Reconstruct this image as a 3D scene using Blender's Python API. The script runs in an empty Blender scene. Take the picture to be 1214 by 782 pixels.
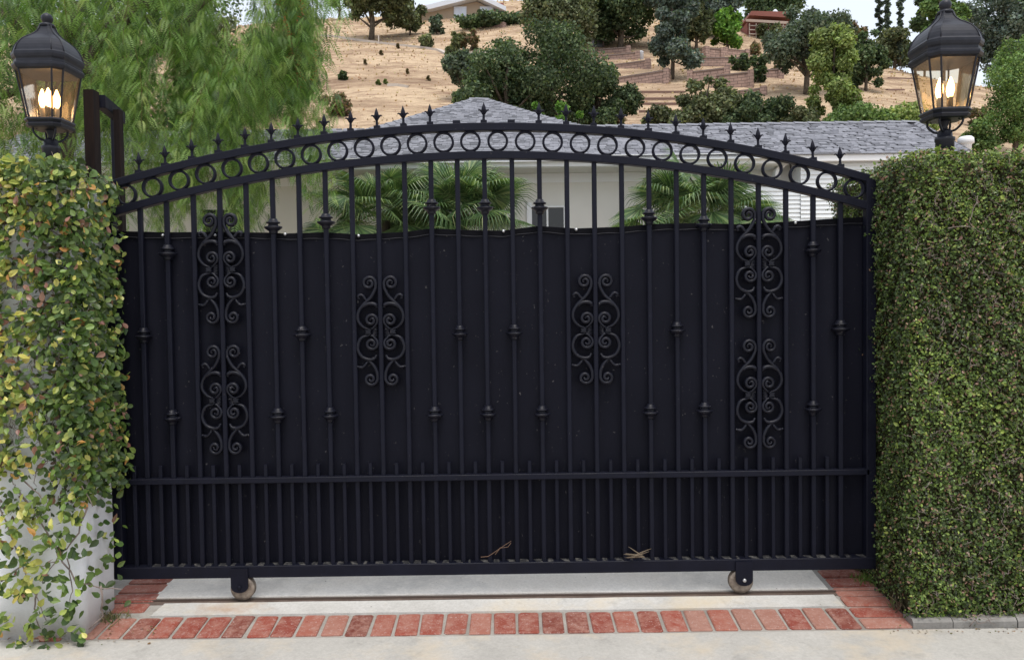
import bpy, math, random
import numpy as np
from mathutils import Vector, Matrix
random.seed(7); rng = np.random.default_rng(7)
SC = bpy.context.scene
COL = SC.collection
R = math.radians
# ------------------------------------------------------------------ camera
FPX = 950.0; W0, H0 = 1214.0, 782.0
CAM = Vector((0.0, -4.2, 1.54))
cam_d = bpy.data.cameras.new('camera'); cam = bpy.data.objects.new('camera', cam_d); COL.objects.link(cam)
cam_d.sensor_width = 36; cam_d.lens = 36*FPX/W0; cam_d.clip_start = 0.05; cam_d.clip_end = 3000
CR = Matrix.Rotation(R(90-1.85), 3, 'X') @ Matrix.Rotation(R(-0.80), 3, 'Z')
cam.matrix_world = Matrix.Translation(CAM) @ CR.to_4x4()
SC.camera = cam
# ------------------------------------------------------------------ sky, sun, exposure
w = bpy.data.worlds.new("World"); SC.world = w; w.use_nodes = True
nt = w.node_tree; nt.nodes.clear()
out = nt.nodes.new('ShaderNodeOutputWorld'); sky = nt.nodes.new('ShaderNodeTexSky')
SUN_EL, SUN_AZ = 70, 165      # azimuth measured clockwise from +Y
sky.sky_type = 'NISHITA'; sky.sun_disc = False; sky.sun_elevation = R(SUN_EL); sky.sun_rotation = R(SUN_AZ)
sky.dust_density = 4; sky.air_density = 1.2; sky.ozone_density = 1
b1 = nt.nodes.new('ShaderNodeBackground'); b1.inputs[1].default_value = 0.05
b2 = nt.nodes.new('ShaderNodeBackground'); b2.inputs[0].default_value = (0.90, 0.935, 1.0, 1); b2.inputs[1].default_value = 0.62
ad = nt.nodes.new('ShaderNodeAddShader')      # thin even cloud layer over the clear sky
nt.links.new(sky.outputs[0], b1.inputs[0]); nt.links.new(b1.outputs[0], ad.inputs[0]); nt.links.new(b2.outputs[0], ad.inputs[1])
nt.links.new(ad.outputs[0], out.inputs[0])
sd = bpy.data.lights.new('sun', 'SUN'); sd.energy = 1.5; sd.angle = R(24); sd.color = (1.0, 0.965, 0.92)
so = bpy.data.objects.new('sun', sd); COL.objects.link(so)
sdir = Vector((math.sin(R(SUN_AZ))*math.cos(R(SUN_EL)), math.cos(R(SUN_AZ))*math.cos(R(SUN_EL)), math.sin(R(SUN_EL))))
so.rotation_euler = sdir.to_track_quat('Z', 'Y').to_euler()
SC.view_settings.view_transform = 'Standard'; SC.view_settings.look = 'None'
SC.view_settings.exposure = 0.5; SC.view_settings.gamma = 1.0
SC.cycles.max_bounces = 8; SC.cycles.transparent_max_bounces = 12
try: SC.cycles.use_denoising = True
except Exception: pass
# ------------------------------------------------------------------ pixel -> place helpers
def ray(px, py):
    d = CR @ Vector(((px-W0/2)/FPX, -(py-H0/2)/FPX, -1.0)); return d
def P(px, py, Y):
    d = ray(px, py); t = (Y-CAM.y)/d.y; return CAM + d*t
SL = 0.1105
def G(px, py):            # point on the sloping apron z = SL*y
    d = ray(px, py); t = (SL*CAM.y-CAM.z)/(d.z-SL*d.y); return CAM + d*t
def proj_y(v):
    l = CR.transposed() @ (v-CAM); return H0/2 - FPX*l.y/-l.z
S0 = 4.2/FPX              # metres per pixel at the gate
def smooth(a, b, x):
    t = min(1, max(0, (x-a)/(b-a))); return t*t*(3-2*t)
# ------------------------------------------------------------------ scene bookkeeping
def tag(o, label=None, cat=None, group=None, kind=None):
    if label: o['label'] = label
    if cat: o['category'] = cat
    if group: o['group'] = group
    if kind: o['kind'] = kind
    return o
def empty(name, loc, label=None, cat=None, group=None):
    o = bpy.data.objects.new(name, None); o.empty_display_size = .1; COL.objects.link(o); o.location = loc
    return tag(o, label, cat, group)
def link(name, me, parent=None, loc=None, rot=None, scale=None):
    o = bpy.data.objects.new(name, me); COL.objects.link(o)
    if parent is not None: o.parent = parent
    if loc is not None: o.location = loc
    if rot is not None: o.rotation_euler = rot
    if scale is not None: o.scale = scale
    return o
class MB:
    def __init__(s): s.v = []; s.f = []; s.sm = []; s.mi = []; s.m = 0
    def add(s, vs, fs, smooth=False):
        n = len(s.v); s.v += [tuple(v) for v in vs]
        for f in fs: s.f.append(tuple(i+n for i in f)); s.sm.append(smooth); s.mi.append(s.m)
        return s
    def box(s, c, d, rz=0, M=None):
        x, y, z = d[0]/2, d[1]/2, d[2]/2
        vs = [Vector(p) for p in ((-x,-y,-z),(x,-y,-z),(x,y,-z),(-x,y,-z),(-x,-y,z),(x,-y,z),(x,y,z),(-x,y,z))]
        if M is None: M = Matrix.Rotation(rz, 3, 'Z')
        vs = [M @ v + Vector(c) for v in vs]
        return s.add(vs, [(0,3,2,1),(4,5,6,7),(0,1,5,4),(1,2,6,5),(2,3,7,6),(3,0,4,7)])
    def bx(s, x0, x1, y0, y1, z0, z1): return s.box(((x0+x1)/2,(y0+y1)/2,(z0+z1)/2), (x1-x0,y1-y0,z1-z0))
    def sweep(s, pts, sect, up=Vector((0,1,0)), cap=True, smooth=False, scales=None):
        # sect: list of (a,b): a along the side vector, b along 'up'
        n = len(sect); rings = []
        pts = [Vector(p) for p in pts]
        for i, p in enumerate(pts):
            t = (pts[min(i+1, len(pts)-1)] - pts[max(i-1, 0)]).normalized()
            u = (up - t*up.dot(t))
            u = u.normalized() if u.length > 1e-4 else t.orthogonal().normalized()
            sd_ = t.cross(u); k = 1 if scales is None else scales[i]
            rings.append([p + sd_*(a*k) + u*(b*k) for a, b in sect])
        vs = [q for r in rings for q in r]; fs = []
        for i in range(len(pts)-1):
            for j in range(n):
                a = i*n+j; b = i*n+(j+1) % n
                fs.append((a, b, b+n, a+n))
        s.add(vs, fs, smooth)
        if cap:
            k = len(s.v)-len(vs)
            s.f.append(tuple(k+j for j in reversed(range(n)))); s.sm.append(False); s.mi.append(s.m)
            s.f.append(tuple(k+len(vs)-n+j for j in range(n))); s.sm.append(False); s.mi.append(s.m)
        return s
    def tube(s, pts, r, seg=8, radii=None, flat=1.0, up=Vector((0,1,0)), smooth=True):
        sect = [(r*math.cos(2*math.pi*k/seg), r*flat*math.sin(2*math.pi*k/seg)) for k in range(seg)]
        sc = None if radii is None else [q/r for q in radii]
        return s.sweep(pts, sect, up, True, smooth, sc)
    def bar(s, p0, p1, w_, d_, c=0.003, up=Vector((0,1,0))):
        a, b = w_/2, d_/2
        sect = [(-a+c,-b),(a-c,-b),(a,-b+c),(a,b-c),(a-c,b),(-a+c,b),(-a,b-c),(-a,-b+c)]
        return s.sweep([p0, p1], sect, up)
    def lathe(s, prof, c=(0,0,0), seg=16, smooth=True, shape=None):
        # prof: (z, r); shape(r)->list of xy for a non-round section
        rings = []
        for z, r in prof:
            if shape: xy = shape(r)
            else: xy = [(r*math.cos(2*math.pi*k/seg), r*math.sin(2*math.pi*k/seg)) for k in range(seg)]
            rings.append([(c[0]+x, c[1]+y, c[2]+z) for x, y in xy])
        n = len(rings[0]); vs = [q for r in rings for q in r]; fs = []
        for i in range(len(rings)-1):
            for j in range(n):
                a = i*n+j; b = i*n+(j+1) % n; fs.append((a, b, b+n, a+n))
        fs.append(tuple(reversed(range(n)))); fs.append(tuple(range(len(vs)-n, len(vs))))
        return s.add(vs, fs, smooth)
    def mesh(s, name, mats):
        me = bpy.data.meshes.new(name); me.from_pydata(s.v, [], s.f)
        if not isinstance(mats, (list, tuple)): mats = [mats]
        for m in mats: me.materials.append(m)
        me.polygons.foreach_set('use_smooth', s.sm); me.polygons.foreach_set('material_index', s.mi)
        me.update(); return me
    def obj(s, name, mats, parent=None, **k): return link(name, s.mesh(name, mats), parent, **k)
def np_mesh(name, V, F, C, mat, sm=False):
    me = bpy.data.meshes.new(name); n, k = F.shape
    me.vertices.add(len(V)); me.vertices.foreach_set('co', V.astype(np.float32).ravel())
    me.loops.add(n*k); me.loops.foreach_set('vertex_index', F.astype(np.int32).ravel())
    me.polygons.add(n); me.polygons.foreach_set('loop_start', np.arange(0, n*k, k, dtype=np.int32))
    me.polygons.foreach_set('use_smooth', np.full(n, sm))
    if C is not None:
        a = me.attributes.new('tone', 'FLOAT_COLOR', 'POINT')
        a.data.foreach_set('color', np.hstack([C, np.ones((len(C), 1))]).astype(np.float32).ravel())
    me.materials.append(mat); me.update(calc_edges=True); return me
def unit(a): return a/np.maximum(np.linalg.norm(a, axis=-1, keepdims=True), 1e-9)
def scatter(tv, tf, pos, fwd, nor, scale, col):
    """copies of one leaf template: long axis along fwd, face towards nor"""
    x = unit(fwd); y = unit(np.cross(nor, x)); z = np.cross(x, y)
    sc = np.asarray(scale)
    if sc.ndim == 1: sc = np.stack([sc]*3, 1)
    V = pos[:, None, :] + x[:, None, :]*(tv[None, :, 0:1]*sc[:, None, 0:1]) + y[:, None, :]*(tv[None, :, 1:2]*sc[:, None, 1:2]) + z[:, None, :]*(tv[None, :, 2:3]*sc[:, None, 2:3])
    n, k = len(pos), len(tv)
    F = tf[None] + (np.arange(n)*k)[:, None, None]
    C = np.repeat(col, k, axis=0)
    return V.reshape(-1, 3), F.reshape(-1, tf.shape[1]), C
class Leaves:
    def __init__(s): s.V = []; s.F = []; s.C = []; s.n = 0
    def add(s, V, F, C): s.V.append(V); s.F.append(F+s.n); s.C.append(C); s.n += len(V)
    def mesh(s, name, mat): return np_mesh(name, np.vstack(s.V), np.vstack(s.F), np.vstack(s.C), mat)
KITE_V = np.array([(0,0,0),(.5,.3,.07),(1,0,0),(.5,-.3,.07)], float); KITE_F = np.array([(0,2,1),(0,3,2)])
LEAF_V = np.array([(0,0,0),(.22,.13,.03),(.55,.27,.06),(.85,.2,.04),(1.0,0,-.03),(.85,-.2,.04),(.55,-.27,.06),(.22,-.13,.03),(.55,0,-.01)], float)
LEAF_V[:, 1] *= 1.15
LEAF_F = np.array([(0,8,1),(1,8,2),(2,8,3),(3,8,4),(4,8,5),(5,8,6),(6,8,7),(7,8,0)])[:, ::-1]
def randdir(n):
    return unit(rng.normal(size=(n, 3)))
def pal(n, colours, weights, jitter=.22):
    c = np.array(colours, float); w_ = np.array(weights, float); w_ /= w_.sum()
    i = rng.choice(len(c), n, p=w_); o = c[i]*(1+rng.uniform(-jitter, jitter, (n, 1)))
    return np.clip(o*(1+rng.uniform(-.08, .08, (n, 3))), 0.004, 1)
# ------------------------------------------------------------------ materials
def mat(name, col=(.5,.5,.5), rough=.6, metal=0, build=None, spec=None):
    m = bpy.data.materials.new(name); m.use_nodes = True
    b = m.node_tree.nodes['Principled BSDF']; b.inputs['Base Color'].default_value = (*col, 1)
    b.inputs['Roughness'].default_value = rough; b.inputs['Metallic'].default_value = metal
    if spec is not None: b.inputs['Specular IOR Level'].default_value = spec
    if build: build(m, m.node_tree, b)
    return m
def N(t, typ, **k):
    n = t.nodes.new(typ)
    for a, v in k.items():
        if a.startswith('i_'):
            key = a[2:].replace('_', ' ')
            n.inputs[int(key) if key.isdigit() else key].default_value = v
        else: setattr(n, a, v)
    return n
def coords(t, obj=True, scale=(1,1,1)):
    c = t.nodes.new('ShaderNodeTexCoord'); mp = t.nodes.new('ShaderNodeMapping'); mp.inputs['Scale'].default_value = scale
    if obj == 'world':
        g = t.nodes.new('ShaderNodeNewGeometry'); t.links.new(g.outputs['Position'], mp.inputs[0])
    else: t.links.new(c.outputs['Object'], mp.inputs[0])
    return mp.outputs[0]
def noise(t, vec, scale, detail=6, rough=.6):
    n = N(t, 'ShaderNodeTexNoise'); n.inputs['Scale'].default_value = scale; n.inputs['Detail'].default_value = detail
    n.inputs['Roughness'].default_value = rough; t.links.new(vec, n.inputs['Vector']); return n.outputs['Fac']
def ramp(t, fac, stops):
    n = N(t, 'ShaderNodeValToRGB'); e = n.color_ramp.elements
    while len(e) < len(stops): e.new(.5)
    for i, (p, c) in enumerate(stops):
        e[i].position = p; e[i].color = (*c, 1) if len(c) == 3 else c
    t.links.new(fac, n.inputs[0]); return n.outputs[0]
def mix(t, fac, a, b, mode='MIX'):
    n = N(t, 'ShaderNodeMix', data_type='RGBA', blend_type=mode)
    for s_, v in ((0, fac), (6, a), (7, b)):
        if hasattr(v, 'links') or hasattr(v, 'is_linked'): t.links.new(v, n.inputs[s_])
        else: n.inputs[s_].default_value = v if s_ == 0 else (*v, 1)
    return n.outputs[2]
def bump(t, b, h, strength=.3, dist=.01):
    n = N(t, 'ShaderNodeBump'); n.inputs['Strength'].default_value = strength; n.inputs['Distance'].default_value = dist
    t.links.new(h, n.inputs['Height']); t.links.new(n.outputs[0], b.inputs['Normal'])
def iron_(m, t, b):
    v = coords(t, 'world'); n1 = noise(t, v, 9, 6, .7); n2 = noise(t, v, 120, 3)
    c = ramp(t, n1, [(.3, (.0042,.0048,.0105)), (.62, (.0062,.0070,.0150)), (.8, (.0115,.0125,.022))])
    sp = ramp(t, noise(t, v, 55, 2, .9), [(.73, (0,0,0)), (.76, (1,1,1))])
    t.links.new(mix(t, sp, c, (.06,.055,.055)), b.inputs['Base Color'])
    r = ramp(t, n1, [(.3, (.42,.42,.42)), (.7, (.66,.66,.66))]); t.links.new(r, b.inputs['Roughness'])
    bump(t, b, n2, .25, .002)
IRON = mat('black_iron_paint', build=iron_, spec=.17)
def scroll_(m, t, b):
    v = coords(t, 'world'); n1 = noise(t, v, 9, 6, .7)
    c = ramp(t, n1, [(.3, (.0042,.0046,.0095)), (.7, (.0075,.0082,.015))])
    sp = ramp(t, noise(t, v, 60, 2, .9), [(.70, (0,0,0)), (.74, (1,1,1))])
    t.links.new(mix(t, sp, c, (.22,.2,.2)), b.inputs['Base Color']); b.inputs['Roughness'].default_value = .42
CAST = mat('cast_iron_paint', build=scroll_, spec=.26)
def screen_(m, t, b):
    v = coords(t, 'world'); n1 = noise(t, v, 2.2, 8, .7); n2 = noise(t, coords(t, 'world', (1,1,.2)), 14, 5)
    c = ramp(t, n1, [(.3, (.0040,.0043,.0090)), (.7, (.0062,.0066,.0130))])
    sp = ramp(t, noise(t, v, 45, 2, .9), [(.70, (0,0,0)), (.73, (.7,.7,.7))])
    c2 = mix(t, ramp(t, n2, [(.6, (0,0,0)), (.85, (.5,.5,.5))]), c, (.008,.008,.014))
    t.links.new(mix(t, sp, c2, (.10,.095,.095)), b.inputs['Base Color'])
    b.inputs['Roughness'].default_value = .6; bump(t, b, n1, .5, .006)
SCREEN = mat('black_screen_sheet', build=screen_, spec=.12)
HEM = mat('screen_hem', (.004,.004,.006), .8, spec=.1)
PIPING = mat('hem_stitch', (.030,.030,.036), .6, spec=.2)
DUST = mat('pale_dust', build=lambda m, t, b: t.links.new(ramp(t, noise(t, coords(t,'world'), 40, 5), [(.45, (.010,.010,.012)), (.72, (.12,.115,.105))]), b.inputs['Base Color']), rough=.9)
STEEL = mat('zinc_steel', (.55,.55,.55), .35, .8)
def wheel_(m, t, b):
    v = coords(t, True); c = ramp(t, noise(t, v, 30, 5), [(.3, (.10,.075,.06)), (.65, (.30,.25,.20))]); t.links.new(c, b.inputs['Base Color'])
WHEEL = mat('worn_wheel_metal', build=wheel_, rough=.5, metal=.3)
def concrete(name, lo, hi, stain=None, sc=3.0, rust=None):
    def f(m, t, b):
        v = coords(t, 'world'); n1 = noise(t, v, sc, 8, .65); n2 = noise(t, v, 70, 4, .8); n3 = noise(t, v, 260, 2)
        c = ramp(t, n1, [(.28, lo), (.72, hi)])
        c = mix(t, .35, c, ramp(t, n2, [(.3, (.35,.34,.32)), (.7, (1,1,1))]), 'MULTIPLY')
        sp = ramp(t, n3, [(.72, (0,0,0)), (.78, (1,1,1))]); c = mix(t, sp, c, tuple(q*.45 for q in lo))
        if stain: c = mix(t, ramp(t, noise(t, v, 1.6, 5, .7), [(.5, (0,0,0)), (.72, (.8,.8,.8))]), c, stain)
        if name == 'road_concrete':
            vo = N(t, 'ShaderNodeTexVoronoi', feature='DISTANCE_TO_EDGE'); vo.inputs['Scale'].default_value = .55
            wv = N(t, 'ShaderNodeVectorMath', operation='ADD'); nz = N(t, 'ShaderNodeTexNoise'); nz.inputs['Scale'].default_value = 5; nz.inputs['Detail'].default_value = 6
            sc_ = N(t, 'ShaderNodeVectorMath', operation='SCALE'); sc_.inputs['Scale'].default_value = .16
            t.links.new(v, nz.inputs['Vector']); t.links.new(nz.outputs['Color'], sc_.inputs[0]); t.links.new(v, wv.inputs[0]); t.links.new(sc_.outputs[0], wv.inputs[1]); t.links.new(wv.outputs[0], vo.inputs['Vector'])
            c = mix(t, ramp(t, vo.outputs['Distance'], [(.0, (.10,.10,.10)), (.0025, (0,0,0))]), c, (.17,.15,.13))
        c = mix(t, ramp(t, noise(t, v, 5.5, 7, .75), [(.56, (0,0,0)), (.70, (.40,.40,.40))]), c, tuple(q*.55 for q in lo))
        if rust:                                   # rust that ran from the wheel
            vm = N(t, 'ShaderNodeVectorMath', operation='DISTANCE'); g = t.nodes.new('ShaderNodeNewGeometry')
            nn = N(t, 'ShaderNodeVectorMath', operation='MULTIPLY'); nn.inputs[1].default_value = (1, 2.2, 1)
            t.links.new(g.outputs['Position'], nn.inputs[0]); t.links.new(nn.outputs[0], vm.inputs[0]); vm.inputs[1].default_value = rust
            s_ = N(t, 'ShaderNodeMath', operation='ADD'); t.links.new(vm.outputs['Value'], s_.inputs[0])
            mm = N(t, 'ShaderNodeMath', operation='MULTIPLY'); mm.inputs[1].default_value = .42; t.links.new(noise(t, v, 12, 5), mm.inputs[0]); t.links.new(mm.outputs[0], s_.inputs[1])
            c = mix(t, ramp(t, s_.outputs[0], [(.14, (.62,.62,.62)), (.42, (0,0,0))]), c, (.42,.22,.09))
        t.links.new(c, b.inputs['Base Color']); bump(t, b, n2, .35, .004)
    return mat(name, build=f, rough=.85, spec=.3)
ROADM = concrete('road_concrete', (.42,.405,.37), (.56,.54,.495), (.58,.48,.34), 2.0)
SLABM = concrete('slab_concrete', (.48,.465,.43), (.65,.635,.60), (.56,.47,.33), 3.0, rust=(-1.47, -.24, -.01))
SLABR = concrete('rear_slab_concrete', (.78,.72,.63), (.92,.87,.79), (.40,.38,.35), 3.0)
GROOVE = concrete('track_groove', (.07,.048,.038), (.17,.125,.10), None, 6)
GROUT = concrete('grout', (.30,.28,.245), (.44,.415,.375), (.18,.15,.13), 9)
KERBM = concrete('kerb_concrete', (.20,.19,.175), (.36,.345,.32), (.2,.19,.18), 8)
def stucco_(m, t, b):
    v = coords(t, 'world'); n1 = noise(t, v, 4, 8, .7); n2 = noise(t, v, 90, 4)
    c = ramp(t, n1, [(.3, (.66,.67,.70)), (.6, (.82,.83,.845))])
    s_ = N(t, 'ShaderNodeSeparateXYZ'); g = t.nodes.new('ShaderNodeNewGeometry'); t.links.new(g.outputs['Position'], s_.inputs[0])
    mr = N(t, 'ShaderNodeMapRange'); mr.inputs[1].default_value = .0; mr.inputs[2].default_value = .22; mr.inputs[3].default_value = 1; mr.inputs[4].default_value = 0
    t.links.new(s_.outputs[2], mr.inputs[0])
    k = N(t, 'ShaderNodeMath', operation='MULTIPLY'); t.links.new(mr.outputs[0], k.inputs[0]); t.links.new(n1, k.inputs[1])
    t.links.new(mix(t, k.outputs[0], c, (.28,.25,.21)), b.inputs['Base Color']); bump(t, b, n2, .4, .006)
STUCCO = mat('white_stucco', build=stucco_, rough=.9, spec=.2)
def brick_(m, t, b):
    oi = t.nodes.new('ShaderNodeObjectInfo'); v = coords(t, 'world')
    c = ramp(t, oi.outputs['Random'], [(0, (.15,.042,.030)), (.25, (.29,.070,.046)), (.55, (.23,.055,.038)), (.8, (.33,.115,.080)), (1, (.31,.165,.125))])
    n1 = noise(t, v, 16, 8, .75); n2 = noise(t, v, 75, 5, .8)
    c = mix(t, ramp(t, n1, [(.42, (0,0,0)), (.66, (.75,.75,.75))]), c, (.40,.225,.175))
    c = mix(t, ramp(t, n2, [(.56, (0,0,0)), (.66, (.8,.8,.8))]), c, (.48,.37,.34))
    c = mix(t, ramp(t, noise(t, v, 30, 6, .8), [(.28, (.6,.6,.6)), (.42, (0,0,0))]), c, (.13,.035,.03))
    t.links.new(c, b.inputs['Base Color']); bump(t, b, n2, .6, .005)
BRICK = mat('red_brick', build=brick_, rough=.85, spec=.25)
def leafmat(name, rough=.45, trans=.25, spec=.4):
    m = bpy.data.materials.new(name); m.use_nodes = True; t = m.node_tree; b = t.nodes['Principled BSDF']
    a = N(t, 'ShaderNodeAttribute', attribute_name='tone'); b.inputs['Roughness'].default_value = rough; b.inputs['Specular IOR Level'].default_value = spec
    t.links.new(a.outputs['Color'], b.inputs['Base Color'])
    tr = t.nodes.new('ShaderNodeBsdfTranslucent'); t.links.new(mix(t, 1.0, a.outputs['Color'], (1.5,1.6,.8), 'MULTIPLY'), tr.inputs[0])
    mx = t.nodes.new('ShaderNodeMixShader'); mx.inputs[0].default_value = trans
    o = [n for n in t.nodes if n.type == 'OUTPUT_MATERIAL'][0]
    t.links.new(b.outputs[0], mx.inputs[1]); t.links.new(tr.outputs[0], mx.inputs[2]); t.links.new(mx.outputs[0], o.inputs[0]); return m
LEAF = leafmat('leaf_gloss', .38, .2); FAR = leafmat('leaf_matte', .7, .25, .2)
BARK = mat('bark', build=lambda m, t, b: (t.links.new(ramp(t, noise(t, coords(t, 'world', (1,1,.3)), 14, 6), [(.3, (.05,.04,.03)), (.7, (.17,.14,.11))]), b.inputs['Base Color'])), rough=.95, spec=.1)
TWIG = mat('pale_twig', build=lambda m, t, b: (t.links.new(ramp(t, noise(t, coords(t, 'world'), 30, 4), [(.3, (.12,.09,.075)), (.7, (.34,.28,.25))]), b.inputs['Base Color'])), rough=.9, spec=.1)
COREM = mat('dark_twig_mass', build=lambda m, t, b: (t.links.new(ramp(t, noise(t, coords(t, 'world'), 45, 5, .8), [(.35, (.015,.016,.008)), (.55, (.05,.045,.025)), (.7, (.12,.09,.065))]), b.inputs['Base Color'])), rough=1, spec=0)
LAMPM = mat('lamp_black_metal', build=lambda m, t, b: (t.links.new(ramp(t, noise(t, coords(t, 'world'), 25, 6), [(.3, (.008,.009,.014)), (.75, (.018,.019,.027))]), b.inputs['Base Color']), bump(t, b, noise(t, coords(t, 'world'), 220, 2), .2, .001)), rough=.42, spec=.3)
def glass_(name):
    m = bpy.data.materials.new(name); m.use_nodes = True; t = m.node_tree; t.nodes.clear()
    o = t.nodes.new('ShaderNodeOutputMaterial'); tr = t.nodes.new('ShaderNodeBsdfTransparent'); gl = t.nodes.new('ShaderNodeBsdfGlossy'); tl = t.nodes.new('ShaderNodeBsdfTranslucent')
    v = coords(t, 'world', (1,1,.35)); n = noise(t, v, 22, 4, .7)
    tr.inputs[0].default_value = (.93,.89,.80,1); gl.inputs['Roughness'].default_value = .08; tl.inputs[0].default_value = (.95,.86,.70,1)
    fr = t.nodes.new('ShaderNodeFresnel'); fr.inputs[0].default_value = 1.45
    m1 = t.nodes.new('ShaderNodeMixShader'); m2 = t.nodes.new('ShaderNodeMixShader')
    t.links.new(ramp(t, n, [(.3, (.02,.02,.02)), (.75, (.10,.10,.10))]), m1.inputs[0])
    t.links.new(tr.outputs[0], m1.inputs[1]); t.links.new(tl.outputs[0], m1.inputs[2])
    t.links.new(fr.outputs[0], m2.inputs[0]); t.links.new(m1.outputs[0], m2.inputs[1]); t.links.new(gl.outputs[0], m2.inputs[2])
    bp = t.nodes.new('ShaderNodeBump'); bp.inputs['Strength'].default_value = .4; bp.inputs['Distance'].default_value = .004
    t.links.new(n, bp.inputs['Height']); t.links.new(bp.outputs[0], gl.inputs['Normal'])
    t.links.new(m2.outputs[0], o.inputs[0]); return m
LGLASS = glass_('seeded_amber_glass')
def emis(name, col, s_):
    m = bpy.data.materials.new(name); m.use_nodes = True; t = m.node_tree; t.nodes.clear()
    o = t.nodes.new('ShaderNodeOutputMaterial'); e = t.nodes.new('ShaderNodeEmission'); e.inputs[0].default_value = (*col, 1); e.inputs[1].default_value = s_
    t.links.new(e.outputs[0], o.inputs[0]); return m
BULB = emis('lit_bulb', (1.0,.56,.22), 8)
CANDLE = mat('candle_sleeve', (.35,.30,.24), .6)
SOCKET = mat('dark_socket', (.05,.045,.04), .6)
WOOD = mat('dark_stained_wood', build=lambda m, t, b: (t.links.new(ramp(t, noise(t, coords(t, 'world', (6,6,.6)), 8, 6), [(.3, (.006,.0045,.0045)), (.7, (.018,.011,.009))]), b.inputs['Base Color'])), rough=.8, spec=.15)
FASCIA = mat('white_fascia', (.80,.81,.82), .6)
WALLM = mat('beige_render', build=lambda m, t, b: (t.links.new(ramp(t, noise(t, coords(t, 'world'), 1.5, 6), [(.3, (.68,.66,.61)), (.7, (.74,.72,.665))]), b.inputs['Base Color'])), rough=.9)
SIDING = mat('white_siding', (.74,.77,.78), .6)
DGLASS = mat('dark_window_glass', (.02,.022,.025), .08)
def shingle_(m, t, b):
    g = t.nodes.new('ShaderNodeNewGeometry'); v = coords(t, 'world')
    c = ramp(t, g.outputs['Random Per Island'], [(0, (.185,.19,.21)), (.5, (.23,.235,.262)), (1, (.275,.28,.31))])
    c = mix(t, .5, c, ramp(t, noise(t, v, 60, 3), [(.3, (.6,.6,.6)), (.7, (1.2,1.2,1.2))]), 'MULTIPLY')
    t.links.new(c, b.inputs['Base Color'])
SHINGLE = mat('grey_shingle', build=shingle_, rough=.9, spec=.25)
ROOFBASE = mat('roof_underlay', (.045,.045,.055), .95)
def hill_(m, t, b):
    v = coords(t, 'world', (.42, 1, 1)); v2 = coords(t, 'world')
    c = ramp(t, noise(t, v, .22, 8, .7), [(.34, (.25,.175,.12)), (.45, (.42,.305,.205)), (.55, (.60,.46,.31)), (.72, (.42,.30,.205))])
    c = mix(t, ramp(t, noise(t, v, 1.6, 6, .75), [(.48, (0,0,0)), (.64, (.8,.8,.8))]), c, (.24,.15,.105))
    c = mix(t, ramp(t, noise(t, v2, 3.5, 4, .8), [(.60, (0,0,0)), (.72, (.6,.6,.6))]), c, (.60,.49,.34))
    c = mix(t, ramp(t, noise(t, v2, .5, 4, .8), [(.66, (0,0,0)), (.74, (.5,.5,.5))]), c, (.13,.13,.07))
    t.links.new(c, b.inputs['Base Color']); bump(t, b, noise(t, v2, 2.0, 6, .8), .8, .25)
HILL = mat('dry_hillside', build=hill_, rough=1, spec=0)
def rwall_(m, t, b):
    v = coords(t, 'world'); br = N(t, 'ShaderNodeTexBrick'); 
    mp = t.nodes.new('ShaderNodeMapping'); mp.inputs['Rotation'].default_value = (R(90), 0, 0); t.links.new(v, mp.inputs[0]); t.links.new(mp.outputs[0], br.inputs[0])
    br.inputs['Scale'].default_value = 1.0; br.inputs['Brick Width'].default_value = .5; br.inputs['Row Height'].default_value = .22; br.inputs['Mortar Size'].default_value = .02
    br.inputs[1].default_value = (.40,.28,.235,1); br.inputs[2].default_value = (.34,.24,.205,1); br.inputs[3].default_value = (.16,.12,.10,1)
    c = mix(t, .6, br.outputs[0], ramp(t, noise(t, v, 1.5, 5), [(.3, (.65,.65,.65)), (.7, (1.2,1.15,1.1))]), 'MULTIPLY'); t.links.new(c, b.inputs['Base Color'])
RWALL = mat('block_retaining_wall', build=rwall_, rough=.95, spec=.1)
SOIL = HILL
# ------------------------------------------------------------------ terrain
def hgt(x, y):
    near = SL*min(max(y, -.45), 11) - (.02 if y < -.45 else 0)
    if y < -.45: near = -.055 + .0*(y)
    H = 47 - 11*smooth(22, 62, x) + 1.5*math.sin(x*.05+1)
    d = y + 4.2
    base = 1.2
    if y < 12: z = near
    elif d < 27: z = base
    else:
        t = (d-27)/98.0
        z = base + (H-base)*(t if t < .92 else (.92 + (.14*(1-math.exp(-(t-.92)/.14)))))
        z += .35*math.sin(x*.21+y*.07)*min(1, t*6) + .25*math.sin(x*.09-y*.17+2)*min(1, t*6)
        # stepped bench cuts under the retaining walls
    return z
def hit(px, py):
    d = ray(px, py); d = d/d.y; p = 20.0
    while p < 240:
        q = CAM + d*p
        if q.z < hgt(q.x, q.y): 
            lo, hi = p-.5, p
            for _ in range(12):
                m_ = (lo+hi)/2; q = CAM+d*m_
                if q.z < hgt(q.x, q.y): hi = m_
                else: lo = m_
            return CAM + d*hi
        p += .5
    best = max(np.arange(60, 170, 1.0), key=lambda p: (hgt((CAM+d*p).x, (CAM+d*p).y)-CAM.z)/p)
    q = CAM + d*float(best); q.z = hgt(q.x, q.y); return q
xs = np.concatenate([np.linspace(-260, -64, 30), np.linspace(-60, 80, 150), np.linspace(86, 300, 30)])
ys = np.concatenate([[-60, -30, -10, -3, -.46, -.45, 0, .3, 1, 2, 3, 5, 7, 9, 11, 11.9, 12.1, 16, 19, 22, 22.7], np.linspace(23, 135, 130), np.linspace(140, 420, 30)])
V = np.array([(x, y, hgt(x, y)-.14 if y < 12 else hgt(x, y)) for y in ys for x in xs]); nx = len(xs)
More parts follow.
